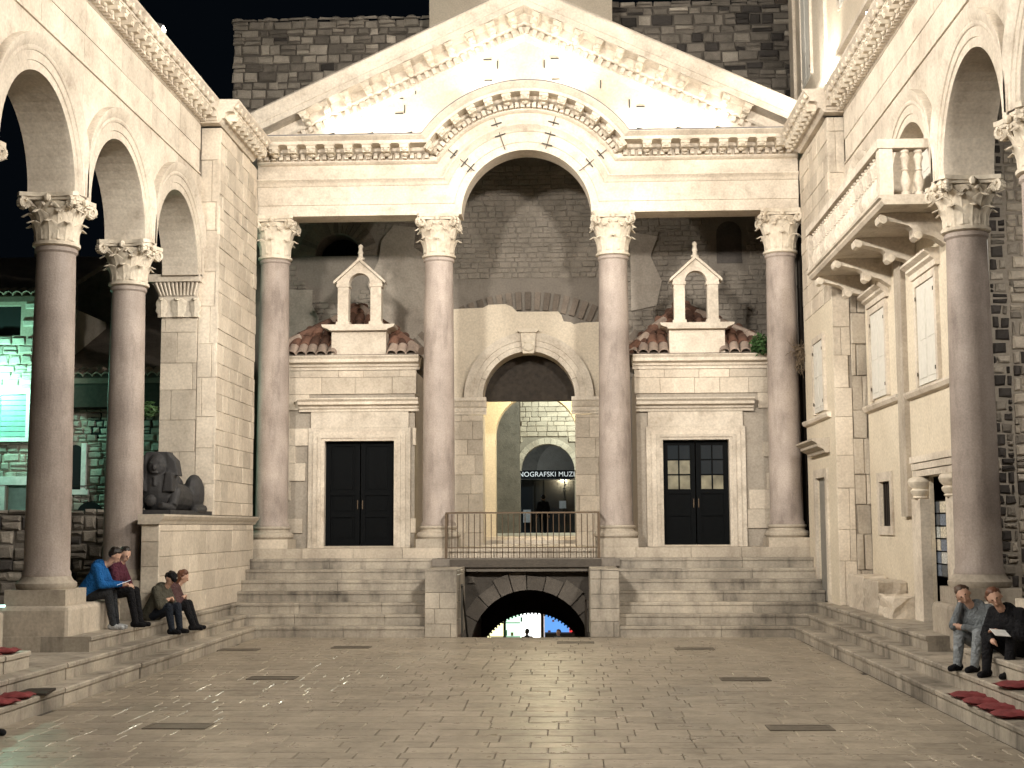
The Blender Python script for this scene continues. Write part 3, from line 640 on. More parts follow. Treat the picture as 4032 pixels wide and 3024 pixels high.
for s, xa, xb in ((-1, -1.55, PX-PR), (1, PX+PR, 1.5)):
    imp = [(0, 0), (-.04, .0), (-.04, .05), (-.06, .055), (-.06, .13), (-.09, .16), (-.13, .24), (-.16, .27), (-.16, .335), (0, .335)]
    MB().ext([(YV-.1+p, PZ-.34+q) for p, q in imp], 'x', xa, xb+(.07 if s < 0 else 0) if s < 0 else xb).build('impost', 'lime', ves) if s < 0 else MB().ext([(YV-.1+p, PZ-.34+q) for p, q in imp], 'x', xa-.07, xb).build('impost', 'lime', ves)
    bx('pilaster_core', 'mortar', ves, xa, xb, YV-.06, YV+.55, 1.3, PZ-.342)
    masonry(ves, 'pilaster_block', '-y', YV-.06, xa, xb, 1.3, PZ-.343, (.3, .42), (.28, .6), 'block', gap=.004, dp=.05, c=.006, seed=40+s, proud=.003)
bx('lintel_beam', 'wood', ves, PX-PR-.05, PX+PR+.05, YV+.45, YV+.62, PZ-.02, PZ+.33)
for k in range(4): MB().box(PX-PR, PX+PR, YV+.5+.01*(k % 2), YV+.56, PZ+.331+.16*k, PZ+.497+.16*k).build('tympanum_board', 'wood', ves)
bx('threshold', 'limeD', ves, -.95, .87, 26.6, 27.3, 1.32, 1.40)
bx('inner_step', 'lime', ves, -1.4, 1.3, 28.2, 30.2, 1.3, 1.47); bx('inner_step', 'lime', ves, -2.5, 2.5, 28.6, 44.4, 1.3, 1.53)
# passage and rotunda beyond
ps = MB(); ps.box(-1.75, -1.55, YV+.9, 30, 1.3, 5.2); ps.box(1.5, 1.7, YV+.9, 30, 1.3, 5.2); ps.box(-1.75, 1.7, YV+.9, 30, 5.2, 5.4); ps.build('passage_wall', 'brick', ves)
ia = MB(); arch_panel(ia, 'y', -1.6, 1.6, 5.2, .02, 3.75, .90, 30, 30.5, n=24); ia.box(-1.6, -.88, 30, 30.5, 1.4, 3.75); ia.box(.92, 1.6, 30, 30.5, 1.4, 3.75); ia.build('inner_arch', 'plastY', ves)
ring = MB()
rc, rr = (0, 37.3), 6.9
rows = [[(rc[0]+rr*math.cos(t), rc[1]+rr*math.sin(t), z) for t in [R_(92)+R_(350)*i/48+R_(2) for i in range(49)]] for z in (1.2, 13)]
pts = rows[0]
sel = [p for p in zip(rows[0], rows[1]) if not (p[0][1] < 31.2 and abs(p[0][0]) < 1.9) and not (p[0][1] > 43.3 and abs(p[0][0]) < 3.3 and p[0][0] > -1.2)]
for a, b in zip(sel, sel[1:]):
    if (Vector(a[0])-Vector(b[0])).length < 1.2: ring.add([a[0], b[0], b[1], a[1]], [(0, 1, 2, 3)])
ring.build('rotunda_wall', 'brick', ves)
fw = MB(); arch_panel(fw, 'y', -.87, 3.4, 9.5, .02, 3.53, .86, 44, 44.6, n=24); fw.box(.88, 3.4, 44, 44.6, 1.3, 3.53); bx('far_side_wall', 'brick', ves, -3.4, -.875, 43.9, 44.6, 1.3, 9.4); fw.build('far_arch_wall', 'mortar', ves)
masonry(ves, 'far_wall_stone', '-y', 44, -.87, 3.3, 3.53, 8.5, (.14, .21), (.18, .4), 'block', gap=.014, dp=.04, c=.01, j=.006, seed=77, proud=.01, hole=lambda u, z, a, b, c, d: min(math.hypot(p-.02, q-3.53) for p in (a, b) for q in (c, d)) < 1.05)
for i in range(15):
    t = math.pi*(i+.5)/15; voussoir(.02, 3.53, .86, 1.05, t-.1, t+.1, 43.94, 44.1).build('far_arch_stone', 'lime', ves)
bx('back_alley_floor', 'limeD', ves, -6, 6, 44.4, 60, 1.2, 1.5)
# museum entrance beyond
mus = thing('museum_front', 'dim museum entrance with glass doors and a white lettered sign board seen through the archway', 'building', (0, 54, 1.5))
bx('wall', 'brick', mus, -6, 6, 55, 55.5, 1.4, 9); bx('sign_board', 'black', mus, -2.4, 1.6, 54.0, 54.1, 3.62, 3.95); bx('glass_front', 'glass', mus, -2.3, 1.5, 54.6, 54.65, 1.5, 3.6)
for x in (-2.3, -1.5, -.75, -.35, .5, 1.4): bx('mullion', 'clamp', mus, x-.025, x+.025, 54.5, 54.58, 1.5, 3.6)
ag = MB(); ag.ext(arc(.55, 3.97, 1.15, 0, math.pi, 16), 'y', 54.5, 54.55); ag.build('fanlight', 'plastG', mus)
bx('notice', 'white', mus, .28, .55, 54.35, 54.38, 2.45, 2.75); bx('notice', 'white', mus, -1.15, -.85, 54.35, 54.38, 1.9, 2.4)
tx = bpy.data.curves.new('sign_lettering', 'FONT'); tx.body = 'ETNOGRAFSKI MUZEJ'; tx.size = .27*K; tx.extrude = .01; tx.align_x = 'LEFT'; tx.space_character = 1.02
m_sign = emit('sign_white', (.9, .95, .93), .45); tx.materials.append(m_sign)
to = bpy.data.objects.new('tmp', tx); col.objects.link(to); tm = bpy.data.meshes.new_from_object(to.evaluated_get(bpy.context.evaluated_depsgraph_get())); bpy.data.objects.remove(to); tm.materials.clear(); tm.materials.append(m_sign)
put('sign_lettering', tm, mus, (-1.62, 53.96, 3.70), (math.pi/2, 0, 0))

# tall walls above the vestibule
tw = thing('rubble_tower_wall', 'dark coursed rubble wall rising against the night sky beside the pale block', 'wall', (-4.7, 31, 5))
bx('core', 'mortarD', tw, -7.08, -2.4, 31, 32, 5, 13.62)
dkm = (['rub', 'rubD', 'brick'], [.75, .03, .22])
masonry(tw, 'tower_stone', '-y', 31, -7.12, -2.42, 9.9, 13.72, (.17, .30), (.2, .46), dkm, gap=.02, dp=.07, c=.03, j=.02, seed=5, proud=.03, rough=.3, hole=lambda u, z, a, b, c, d: z < 11.0-abs(u)*.35+.5 and z < 12.2-.35*abs(u+2) and z < 10.2)
for x in (-7.05, -6.3, -5.4, -4.7, -4.1, -3.55, -2.9): MB().ball((0, .15, 0), .16+.05*random.random(), .15, .09, 8, 5).build('loose_cap_stone', 'rub', tw, 'auto', (x, 31, 13.72))
tw2 = thing('rubble_tower_wall', 'dark coursed rubble wall beside the upper storey of the palace house', 'wall', (4, 31, 5))
bx('core', 'mortarD', tw2, 1.82, 6.6, 31, 32, 5, 13.85)
masonry(tw2, 'tower_stone', '-y', 31, 1.82, 6.6, 10.2, 13.95, (.18, .28), (.22, .5), (['brick', 'rub', 'rubD'], [.6, .15, .25]), gap=.02, dp=.07, c=.03, j=.02, seed=6, proud=.03, rough=.3)
pb = thing('pale_roof_block', 'smooth cream masonry block standing behind the pediment peak', 'building', (-.3, 30, 9)); bx('wall', 'plast', pb, -2.36, 1.80, 30.0, 32.5, 5, 16.5)

# ================================================================== ARCADES
def wall_holes(mb, ax, p0, p1, u0, u1, z0, z1, holes):
    us = sorted({u0, u1, *[v for h in holes for v in h[:2] if u0 < v < u1]}); zs = sorted({z0, z1, *[v for h in holes for v in h[2:] if z0 < v < z1]})
    for a, b in zip(us, us[1:]):
        run = None
        for c, d in list(zip(zs, zs[1:]))+[(None, None)]:
            solid = c is not None and not any(h[0] <= (a+b)/2 <= h[1] and h[2] <= (c+d)/2 <= h[3] for h in holes)
            if solid: run = [run[0], d] if run else [c, d]
            elif run:
                if ax == 'x': mb.box(min(p0, p1), max(p0, p1), a, b, run[0], run[1])
                else: mb.box(a, b, min(p0, p1), max(p0, p1), run[0], run[1])
                run = None
    return mb
CORN = [(5.45, 8.22), (5.13, 8.22), (5.10, 8.25), (5.08, 8.29), (5.03, 8.295), (5.03, 8.38), (5.0, 8.40), (4.90, 8.405), (4.90, 8.475), (4.885, 8.48), (4.86, 8.52), (4.815, 8.57), (4.81, 8.60), (5.6, 8.615)]
orn = MB()
for q in range(3): orn.ball((0, 0, .03*q), .05-.012*q, .035, .03, 7, 5)
ornm = orn.mesh('cornice_carving', 'carve', 'auto')
zst = 3*RS
def arcade(sg, lb, ycols, ypier, skip=()):
    t = thing('arcade', lb, 'arcade', (sg*5.42, 16, zst), 'colonnades along the two sides of the court')
    X = lambda d: sg*d
    pitch = ycols[1]-ycols[0]; r = pitch/2-.275
    def abase(o, x, y):
        MB().box(-.36, .36, -.34, .34, 0, .18).build('plinth', 'limeD', o, loc=(x, y, .86))
        MB().lathe(0, 0, [(.33, 0), (.35, .035), (.35, .07), (.31, .1), (.28, .15)], 24).build('base', 'limeD', o, 'auto', (x, y, 1.04))
    for k, y in enumerate(ycols):
        if k in skip: continue
        column(t, X(5.42), y, 1.19, 5.12, .262, .228, capA[k % 2], abase, 5.745, rot=k*math.pi/2+(0 if sg < 0 else .0))
    cen = [y+pitch/2 for y in ycols[:-1]]+[(ycols[-1]+ypier)/2+.06]
    cen = [ycols[0]-pitch/2]+cen
    for k, cu in enumerate(cen):
        u0 = cu-pitch/2 if k else cu-pitch/2
        u1 = cu+pitch/2 if k < len(cen)-1 else ypier+.15
        if k == len(cen)-1: u0 = ycols[-1]
        for a0, a1, p, q in ((0, math.pi/2, cu+.003, u1-.002), (math.pi/2, math.pi, u0+.002, cu-.003)):
            m = MB(); arch_panel(m, 'x', p, q, 7.40, cu, 5.75, r, X(5.15), X(5.69), 12, a0, a1); m.build('arch_block', 'lime', t)
        hp = pitch/2-.004
        prof = [(r, 5.17), (r, 5.115), (r+.10, 5.115), (r+.105, 5.10), (r+.21, 5.10), (r+.215, 5.085), (r+.24, 5.075), (r+.27, 5.085), (r+.32, 5.06), (r+.37, 5.045), (r+.40, 5.045), (r+.405, 5.15)]
        rows = [[(X(d), min(max(cu+rr*math.cos(a), u0+.004), u1-.004), 5.75+rr*math.sin(a)) for a in [math.pi*i/32 for i in range(33)]] for rr, d in prof]
        MB().grid(rows).build('archivolt', 'lime', t, 'auto')
    y = cen[0]-pitch/2; ye = ypier-.04; rg = random.Random(int(sg+5))
    bx('string_course', 'lime', t, *sorted((X(5.125), X(5.66))), y, ye, 7.404, 7.43)
    while y < ye-.01:
        b = min(y+pitch/2, ye); b = ye if ye-b < .5 else b
        bx('frieze_block', 'lime', t, *sorted((X(5.15+rg.uniform(-.004, .004)), X(5.64))), y+.002, b-.002, 7.433, 7.80)
        bx('frieze_block', 'lime', t, *sorted((X(5.14+rg.uniform(-.004, .004)), X(5.64))), y+.002, b-.002, 7.802, 8.218)
        MB().ext([(X(p), q) for p, q in CORN], 'y', y+.002, b-.002).build('cornice_block', 'lime', t)
        y = b
    cy = ye-.05
    while cy > 11.5:
        put('modillion', modm, t, (X(5.03), cy, 8.335), (0, 0, -sg*math.pi/2), (1, .62, 1))
        put('cornice_carving', ornm, t, (X(4.86), cy-.12, 8.49), (0, 0, math.pi/2))
        cy -= .26
    dm = MB(); cy = ye-.03
    while cy > 11: dm.box(*sorted((X(5.02), X(5.10))), cy-.035, cy+.035, 8.235, 8.29); cy -= .13
    o = dm.build('dentil_row', 'lime', t); o['kind'] = 'stuff'
    return t
YCL = [10.61, 13.325, 16.04, 18.755]; YCR = [10.47, 13.185, 15.90, 18.615]
aL = arcade(-1, 'open stone arcade on granite columns beside the black sphinx', YCL, 21.30)
aR = arcade(1, 'stone arcade on granite columns partly walled up by the house with the balcony', YCR, 21.30, (3,))
# blocks carrying the columns
for t, sg, spans in ((aL, -1, ((15.62, 17.45), (18.42, 18.44), (12.9, 13.75), (10.2, 11.0))), (aR, 1, ((15.5, 16.35), (12.3, 13.95), (10.1, 10.9)))):
    for a, b in spans:
        if b-a < .1: continue
        m = MB(); m.box(*sorted((sg*4.98, sg*5.9)), a, b, 2*RS-.01, .858); o = m.build('column_block', 'limeD', t)
        bv = o.modifiers.new('Bevel', 'BEVEL'); bv.width = .05*K; bv.segments = 2
bx('column_block', 'limeD', aL, -5.8, -5.1, 18.46, 19.1, zst, .858)
# end piers
def pier_cornice(t, sg, y0, y1):
    dx = .31
    MB().ext([(sg*(p-dx if p < 5.4 else p-dx), q) for p, q in CORN], 'y', y0, y1).build('cornice_block', 'lime', t)
    MB().ext([(y0+.001-(5.13-p)*1.0 if p < 5.13 else y0+.2, q) for p, q in CORN[1:-1]]+[(y0+.3, 8.60), (y0+.3, 8.22)], 'x', *sorted((sg*(4.84), sg*5.16))).build('cornice_block', 'lime', t)
    cy = y1-.1
    while cy > y0+.05:
        put('modillion', modm, t, (sg*(5.03-dx), cy, 8.335), (0, 0, -sg*math.pi/2), (1, .62, 1)); put('cornice_carving', ornm, t, (sg*(4.86-dx), cy-.12, 8.49), (0, 0, math.pi/2)); cy -= .26
YP = 21.4
bx('pier_core', 'mortar', aL, -5.72, -4.90, YP+.04, 24.0, 1.94, 8.215)
masonry(aL, 'pier_block', '-y', YP+.04, -5.76, -5.17, 1.945, 5.10, (.42, .55), (.6, .62), 'block', gap=.004, dp=.04, c=.005, seed=3, proud=.004)
masonry(aL, 'pier_block', '-y', YP+.055, -5.165, -4.85, 1.945, 8.21, (.42, .7), (.32, .4), 'block', gap=.004, dp=.05, c=.006, seed=13, proud=.012)
masonry(aL, 'pier_side_block', '+x', -4.89, YP, 24.02, 1.945, 8.21, (.2, .34), (.22, .62), 'block', gap=.005, dp=.045, c=.006, seed=14, proud=.009)
pier_cornice(aL, -1, 21.15, 23.55)
cp = MB(); cp.box(-5.93, -5.10, YP-.16, YP+.04, 5.66, 5.78); cp.ext([(-5.78, 5.44), (-5.17, 5.44), (-5.12, 5.655), (-5.9, 5.655)], 'y', YP-.06, YP+.04); cp.box(-5.79, -5.15, YP-.05, YP+.04, 5.10, 5.435)
pc = cp.build('pilaster_capital', 'lime', aL)
for i in range(11): MB().tube((-5.75+.053*i, YP-.07, 5.45), (-5.82+.066*i, YP-.12, 5.65), .017, .022, 6).build('flute', 'lime', pc)
lf = MB(); 
for cx, sc_ in ((-5.47, 1), (-5.74, .6), (-5.2, .6)):
    tmp = MB(); leaf(tmp, -math.pi/2, .0, 5.10, 5.41, .05, .12*sc_); lf.add([(x+cx, y+YP-.06, z) for x, y, z in tmp.v], tmp.f)
lf.build('acanthus', 'carve', pc, 'auto')
# podium with the sphinx
pod = thing('sphinx_podium', 'tall ashlar podium with moulded top carrying the black sphinx', 'podium', (-5.1, 20, zst))
bx('core', 'mortar', pod, -5.03, -4.84, 18.46, 19.2, zst-.05, 1.80); bx('core', 'mortar', pod, -5.43, -4.84, 19.201, 23.9, zst-.05, 1.80)
masonry(pod, 'podium_block', '-y', 18.46, -5.05, -4.80, zst, 1.80, (.28, .36), (.3, .5), 'block', gap=.004, dp=.06, c=.006, seed=15, proud=.004)
masonry(pod, 'podium_block', '+x', -4.84, 18.42, 23.9, zst, 1.80, (.26, .36), (.4, .95), 'block', gap=.004, dp=.04, c=.006, seed=16, proud=.005)
PM = [(-4.79, 1.80), (-4.77, 1.84), (-4.745, 1.87), (-4.72, 1.91), (-4.72, 1.935)]
MB().ext([(-5.08, 1.80)]+PM+[(-5.08, 1.935)], 'y', 18.34, 19.13).build('top_moulding', 'block', pod); MB().ext([(-5.46, 1.80)]+PM+[(-5.46, 1.935)], 'y', 19.131, 24.0).build('top_moulding', 'block', pod)
sp = thing('sphinx', 'crouching black granite sphinx statue on the podium between granite column and pier', 'statue', (-5.1, 19.4, 1.936))
def remeshed(name, mb, mat, parent, vox, sm=4, loc=(0, 0, 0)):
    me0 = mb.mesh(name+'_src', mat); ob = bpy.data.objects.new('tmp', me0); col.objects.link(ob)
    rm = ob.modifiers.new('r', 'REMESH'); rm.mode = 'VOXEL'; rm.voxel_size = vox*K; rm.use_smooth_shade = True
    if sm: s_ = ob.modifiers.new('s', 'SMOOTH'); s_.iterations = sm; s_.factor = .5
    dg = bpy.context.evaluated_depsgraph_get(); me = bpy.data.meshes.new_from_object(ob.evaluated_get(dg)); me.name = name
    bpy.data.objects.remove(ob); bpy.data.meshes.remove(me0)
    return put(name, me, parent, loc)
SX, SY = -5.10, 19.25
sb = MB()
sb.tube((SX, SY+.1, 2.22), (SX, SY+1.5, 2.18), .23, .20, 14); sb.ball((SX, SY+.06, 2.28), .29, .22, .36, 14, 10)
for s in (-1, 1):
    sb.ball((SX+s*.15, SY+1.35, 2.26), .15, .27, .30, 12, 8)
    sb.tube((SX+s*.26, SY+.05, 2.28), (SX+s*.25, SY-.10, 2.06), .085, .07, 10); sb.tube((SX+s*.25, SY-.05, 2.03), (SX+s*.14, SY-.30, 2.06), .06, .05, 10)
    sb.tube((SX+s*.27, SY+1.45, 2.03), (SX+s*.27, SY+.95, 2.01), .07, .05, 8)
    sb.ball((SX+s*.06, SY-.145, 2.67), .024, .018, .016, 6, 5)
    sb.ext([(SX+s*.12, 2.26), (SX+s*.27, 2.26), (SX+s*.25, 2.52), (SX+s*.16, 2.56)], 'y', SY-.16, SY+.05)
    sb.ext([(SX+s*.15, 2.50), (SX+s*.31, 2.48), (SX+s*.27, 2.70), (SX+s*.15, 2.82)], 'y', SY-.06, SY+.18)
sb.ball((SX, SY-.30, 2.13), .085, .07, .09, 10, 7); sb.ball((SX, SY+1.6, 2.2), .18, .2, .24, 12, 8)
sb.ext([(SX-.2, 2.45), (SX+.2, 2.45), (SX+.21, 2.68), (SX+.15, 2.83), (SX-.15, 2.83), (SX-.21, 2.68)], 'y', SY-.05, SY+.22)
sb.ball((SX, SY-.04, 2.62), .135, .13, .17, 14, 10); sb.ball((SX, SY-.18, 2.60), .024, .03, .045, 6, 5); sb.box(SX-.045, SX+.045, SY-.165, SY-.1, 2.515, 2.535); sb.tube((SX, SY-.13, 2.47), (SX, SY-.15, 2.34), .032, .024, 7)
remeshed('body', sb, 'sphinx', sp, .013, 1)
bx('plinth', 'sphinx', sp, SX-.3, SX+.3, SY-.36, 21.1, 1.937, 2.0)

# ================================================================== HOUSE WALLED INTO THE RIGHT-HAND ARCADE
hs = thing('palace_house', 'cream plastered house with pale shutters built into the balcony arcade', 'house', (5.6, 19, zst))
XW = 5.40
m = MB(); wall_holes(m, 'x', XW, XW+.05, 15.75, 21.35, zst-.1, 5.74, [(19.98, 20.65, 1.73, 2.38), (16.66, 17.85, zst-.1, 2.36)]); m.build('wall', 'plastY', hs)
bx('upper_infill', 'plast', hs, XW+.01, XW+.3, 15.9, 18.6, 5.742, 7.0); bx('upper_infill', 'lime', hs, 5.165, 5.5, 18.62, 21.2, 5.756, 7.2)
bx('engaged_shaft', 'limeD', hs, 5.33, 5.42, 18.74, 19.12, 1.86, 5.56)
def shutter_window(par, ax_face, pos, y0, y1, z0, z1, hood=True, mat='shut'):
    """closed two-leaf shutter on a wall facing -x at x=pos"""
    wv = put('window', None, par, (pos, (y0+y1)/2, z0)) if False else MB().box(pos-.05, pos-.001, y0-.10, y0-.005, z0-.02, z1+.1).box(pos-.05, pos-.001, y1+.005, y1+.10, z0-.02, z1+.1).box(pos-.052, pos-.001, y0-.004, y1+.004, z1+.006, z1+.1).build('window', 'lime', par)
    ym = (y0+y1)/2
    for a, b in ((y0, ym-.004), (ym+.004, y1)):
        lf_ = MB().box(pos-.03, pos-.004, a, b, z0, z1); lf_.box(pos-.036, pos-.03, a+.03, b-.03, z0+.08, z0+.5); lf_.box(pos-.036, pos-.03, a+.03, b-.03, z0+.58, z1-.08)
        lf_.build('shutter', mat, wv)
    for yy in (y0+.01, y1-.01):
        for zz in (z0+.15, z1-.15): bx('hinge', 'iron', wv, pos-.055, pos-.0505, yy-.018, yy+.018, zz-.025, zz+.025)
    if hood: MB().ext([(pos-.001, z1+.12), (pos-.06, z1+.12), (pos-.07, z1+.19), (pos-.12, z1+.22), (pos-.12, z1+.25), (pos-.19, z1+.29), (pos-.19, z1+.32), (pos-.001, z1+.34)], 'y', y0-.18, y1+.18).build('hood', 'lime', wv)
shutter_window(hs, 0, XW, 17.16, 18.07, 3.56, 4.86); shutter_window(hs, 0, XW, 19.92, 20.86, 3.64, 4.92)
for a, b, z in ((16.1, 18.7, 3.42), (19.15, 21.35, 3.46)): MB().ext([(XW-.001, z), (XW-.06, z+.02), (XW-.09, z+.07), (XW-.09, z+.1), (XW-.001, z+.11)], 'y', a, b).build('sill_band', 'lime', hs)
bw = MB().box(XW-.03, XW-.002, 19.84, 19.978, 1.6, 2.52).box(XW-.03, XW-.002, 20.652, 20.79, 1.6, 2.52).box(XW-.03, XW-.002, 19.979, 20.651, 2.382, 2.52).box(XW-.03, XW-.002, 19.979, 20.651, 1.6, 1.728).build('barred_window', 'lime', hs)
bx('dark_pane', 'black', bw, XW+.08, XW+.1, 19.8, 20.8, 1.6, 2.5)
for i in range(5): MB().tube((XW+.03, 20.06+.13*i, 1.73), (XW+.03, 20.06+.13*i, 2.38), .012, n=6).build('bar', 'iron', bw)
# door with turban-shaped capitals
dr = MB().box(XW-.13, XW-.002, 17.855, 18.3, zst, 2.08).build('doorway', 'lime', hs)
bx('jamb', 'lime', dr, XW-.13, XW-.002, 16.30, 16.65, zst, 2.08)
for yy in (18.0, 16.5):
    MB().lathe(0, 0, [(.085, 0), (.11, .02), (.095, .04), (.125, .075), (.135, .11), (.11, .135), (.15, .18), (.165, .225), (.15, .265), (.10, .29)], 18).build('turban_capital', 'carve', dr, 'auto', (XW-.075, yy, 2.075))
for i in range(3): bx('lintel', 'lime', dr, XW-.10-.02*i, XW-.002, 16.2, 18.3, 2.37+.09*i, 2.452+.09*i)
bx('dark_interior', 'black', dr, XW+.36, XW+.38, 17.1, 19.6, zst-.05, 2.6); bx('dark_interior', 'black', dr, XW+.06, XW+.35, 19.2, 19.22, zst-.05, 2.6); bx('door_leaf', 'door', dr, XW+.06, XW+.3, 16.62, 16.645, zst, 2.3)
rk = thing('postcard_rack', 'tall wire rack of postcards hanging in the dark house doorway', 'postcard rack', (XW+.1, 17.7, 1.0))
bx('back_wire', 'iron', rk, XW+.10, XW+.11, 17.40, 17.98, 1.08, 2.06)
cr = random.Random(4)
for r in range(6):
    for c in range(2):
        m_ = plain('postcard_print_%d_%d' % (r, c), random.Random(r*2+c).choice([(.5, .5, .47), (.14, .17, .22), (.4, .42, .4), (.08, .09, .1), (.55, .5, .4)]), .4, noise=.6, scale=30)
        MB().box(XW+.07, XW+.09, 17.41+.29*c, 17.67+.29*c, 1.1+.16*r, 1.24+.16*r).build('postcard', m_, rk)
# balcony
bal = thing('balcony', 'long stone balcony with turned balusters on scrolled brackets above shuttered windows', 'balcony', (5, 18.8, 5.6))
BX0, BY0, BY1 = 4.50, 16.2, 21.28
MB().ext([(BX0+.06, 5.56), (5.398, 5.56), (5.398, 5.68), (BX0, 5.68), (BX0, 5.645), (BX0+.03, 5.63), (BX0+.03, 5.60)], 'y', BY0, BY1).build('slab', 'limeD', bal)
bx('handrail', 'lime', bal, BX0, BX0+.2, BY0, BY1, 6.25, 6.36); bx('handrail', 'lime', bal, BX0+.201, 5.10, BY0, BY0+.2, 6.25, 6.36)
bx('corner_post', 'lime', bal, BX0+.02, BX0+.18, BY0+.02, BY0+.18, 5.682, 6.248); bx('corner_post', 'lime', bal, BX0+.02, BX0+.18, BY1-.16, BY1-.0, 5.682, 6.248)
bm_ = MB().lathe(0, 0, [(.055, 0), (.055, .04), (.035, .06), (.06, .13), (.066, .18), (.04, .27), (.034, .30), (.05, .315), (.034, .335), (.045, .42), (.062, .47), (.04, .52), (.055, .535), (.055, .565)], 10).mesh('baluster', 'lime', 'auto')
i = 0; y = BY0+.32
while y < BY1-.2: put('baluster', bm_, bal, (BX0+.1, y, 5.682)); y += .165
for x in (4.84, 5.0): put('baluster', bm_, bal, (x, BY0+.1, 5.682))
brp = [(5.395, 5.558), (4.62, 5.558), (4.58, 5.50), (4.60, 5.44), (4.66, 5.42), (4.70, 5.46), (4.80, 5.44), (4.95, 5.40), (5.0, 5.36), (5.0, 5.26), (5.05, 5.22), (5.10, 5.24), (5.14, 5.29), (5.25, 5.26), (5.395, 5.16)]
for yy in (16.75, 18.2, 19.65, 21.0):
    b_ = MB().ext(brp, 'y', -.09, .09).build('bracket', 'lime', bal, loc=(0, yy, 0))
    MB().tube((4.64, yy-.12, 5.475), (4.64, yy+.12, 5.475), .05, n=10).build('scroll', 'carve', b_); MB().tube((5.06, yy-.12, 5.275), (5.06, yy+.12, 5.275), .05, n=10).build('scroll', 'carve', b_)
# balcony door under the walled arch
shutter_window(hs, 0, XW+.008, 16.75, 17.6, 5.70, 6.55, False)
# right-hand pier and return wall
bx('pier_core', 'mortar', aR, 4.95, 5.72, YP+.04, 24.0, zst, 8.215)
masonry(aR, 'pier_block', '-y', YP+.055, 4.90, 5.17, zst, 8.21, (.42, .7), (.32, .4), 'block', gap=.004, dp=.05, c=.006, seed=23, proud=.015)
masonry(aR, 'pier_block', '-y', YP+.04, 5.175, 5.42, zst, 5.7, (.4, .6), (.3, .4), 'limeD', gap=.008, dp=.05, c=.012, j=.01, seed=24, proud=.03)
masonry(aR, 'pier_side_block', '-x', 4.94, YP, 24.02, 5.3, 8.21, (.22, .34), (.3, .7), 'block', gap=.004, dp=.045, c=.006, seed=25, proud=.006)
pier_cornice(aR, 1, 21.15, 23.55)
rw = MB(); wall_holes(rw, 'x', 4.90, 4.97, 21.42, 24.0, zst, 5.295, [(22.25, 23.1, zst, 2.52)]); rw.build('return_wall', 'plastY', hs)
shutter_window(hs, 0, 4.90, 22.12, 22.98, 3.60, 4.75, False)
MB().ext([(4.899, 3.44), (4.84, 3.46), (4.82, 3.50), (4.82, 3.53), (4.899, 3.54)], 'y', 21.7, 24.0).build('sill_band', 'lime', hs)
d2 = MB().box(4.86, 4.899, 22.08, 22.245, zst, 2.66).box(4.86, 4.899, 23.105, 23.27, zst, 2.66).box(4.86, 4.899, 22.246, 23.104, 2.522, 2.66).build('side_doorway', 'lime', hs)
MB().ext([(4.899, 2.9), (4.82, 2.9), (4.80, 2.95), (4.70, 3.0), (4.70, 3.04), (4.62, 3.09), (4.62, 3.12), (4.899, 3.14)], 'y', 21.9, 23.5).build('hood', 'limeD', d2)
bx('door_leaf', 'shut', d2, 4.93, 4.948, 22.25, 23.1, zst, 2.52).data.materials[0] = plain('grey_door_paint', (.2, .19, .17), .6)
# broken blocks along the foot of the wall
fb = random.Random(9)
for i, (y0, y1, h) in enumerate(((20.2, 21.3, .5), (19.2, 20.18, .46), (18.35, 19.18, .3), (14.1, 15.2, .42))):
    m = MB().box(4.99, 5.38, y0, y1, zst-.02, zst+h); o = m.build('fallen_stone_block', 'block'); tag(o, ('long pale stone bench block against the foot of the side pier', 'broken pale stone block under the barred window', 'low rough grey stone block beside the house doorway', 'upright worn stone block beside the seated woman in grey')[i], 'stone block')
    bmn = bmesh.new(); bmn.from_mesh(o.data); bmesh.ops.subdivide_edges(bmn, edges=bmn.edges, cuts=3, use_grid_fill=True)
    for v in bmn.verts: v.co += Vector((fb.uniform(-1, 1), fb.uniform(-1, 1), fb.uniform(-1, .4)))*.024*K
    bmn.to_mesh(o.data); bmn.free(); o.modifiers.new('b', 'BEVEL').width = .02*K
# upper storey
us = thing('upper_storey', 'pale upper house storey with shuttered window above the balcony arcade cornice', 'house', (6, 21, 8.62))
m = MB(); m.box(5.28, 8.5, 15.5, 26.8, 8.62, 15); m.build('wall', 'plast', us)
shutter_window(us, 0, 5.28, 24.6, 25.5, 10.0, 12.2, False); shutter_window(us, 0, 5.28, 21.0, 21.9, 10.2, 12.4, False)
for yy in (23.3, 26.5): bx('pilaster', 'block', us, 5.22, 5.279, yy-.22, yy+.22, 8.63, 15)
MB().ext([(5.279, 9.4), (5.20, 9.42), (5.20, 9.5), (5.279, 9.52)], 'y', 15.6, 26.7).build('band', 'lime', us)
bx('eave', 'brickV', us, 5.05, 5.279, 26.0, 27.3, 12.4, 12.6)
pw = thing('drainpipe', 'dark drainpipe in the corner behind the last porch column', 'drainpipe', (4.86, 24.3, 1.4)); MB().tube((4.93, 24.5, 1.4), (4.93, 24.5, 7.2), .05, n=10).build('pipe', 'iron', pw)
for z in (2.4, 4.2, 6.0): MB().tube((4.93, 24.5, z), (4.93, 24.5, z+.05), .062, n=10).build('bracket', 'iron', pw)
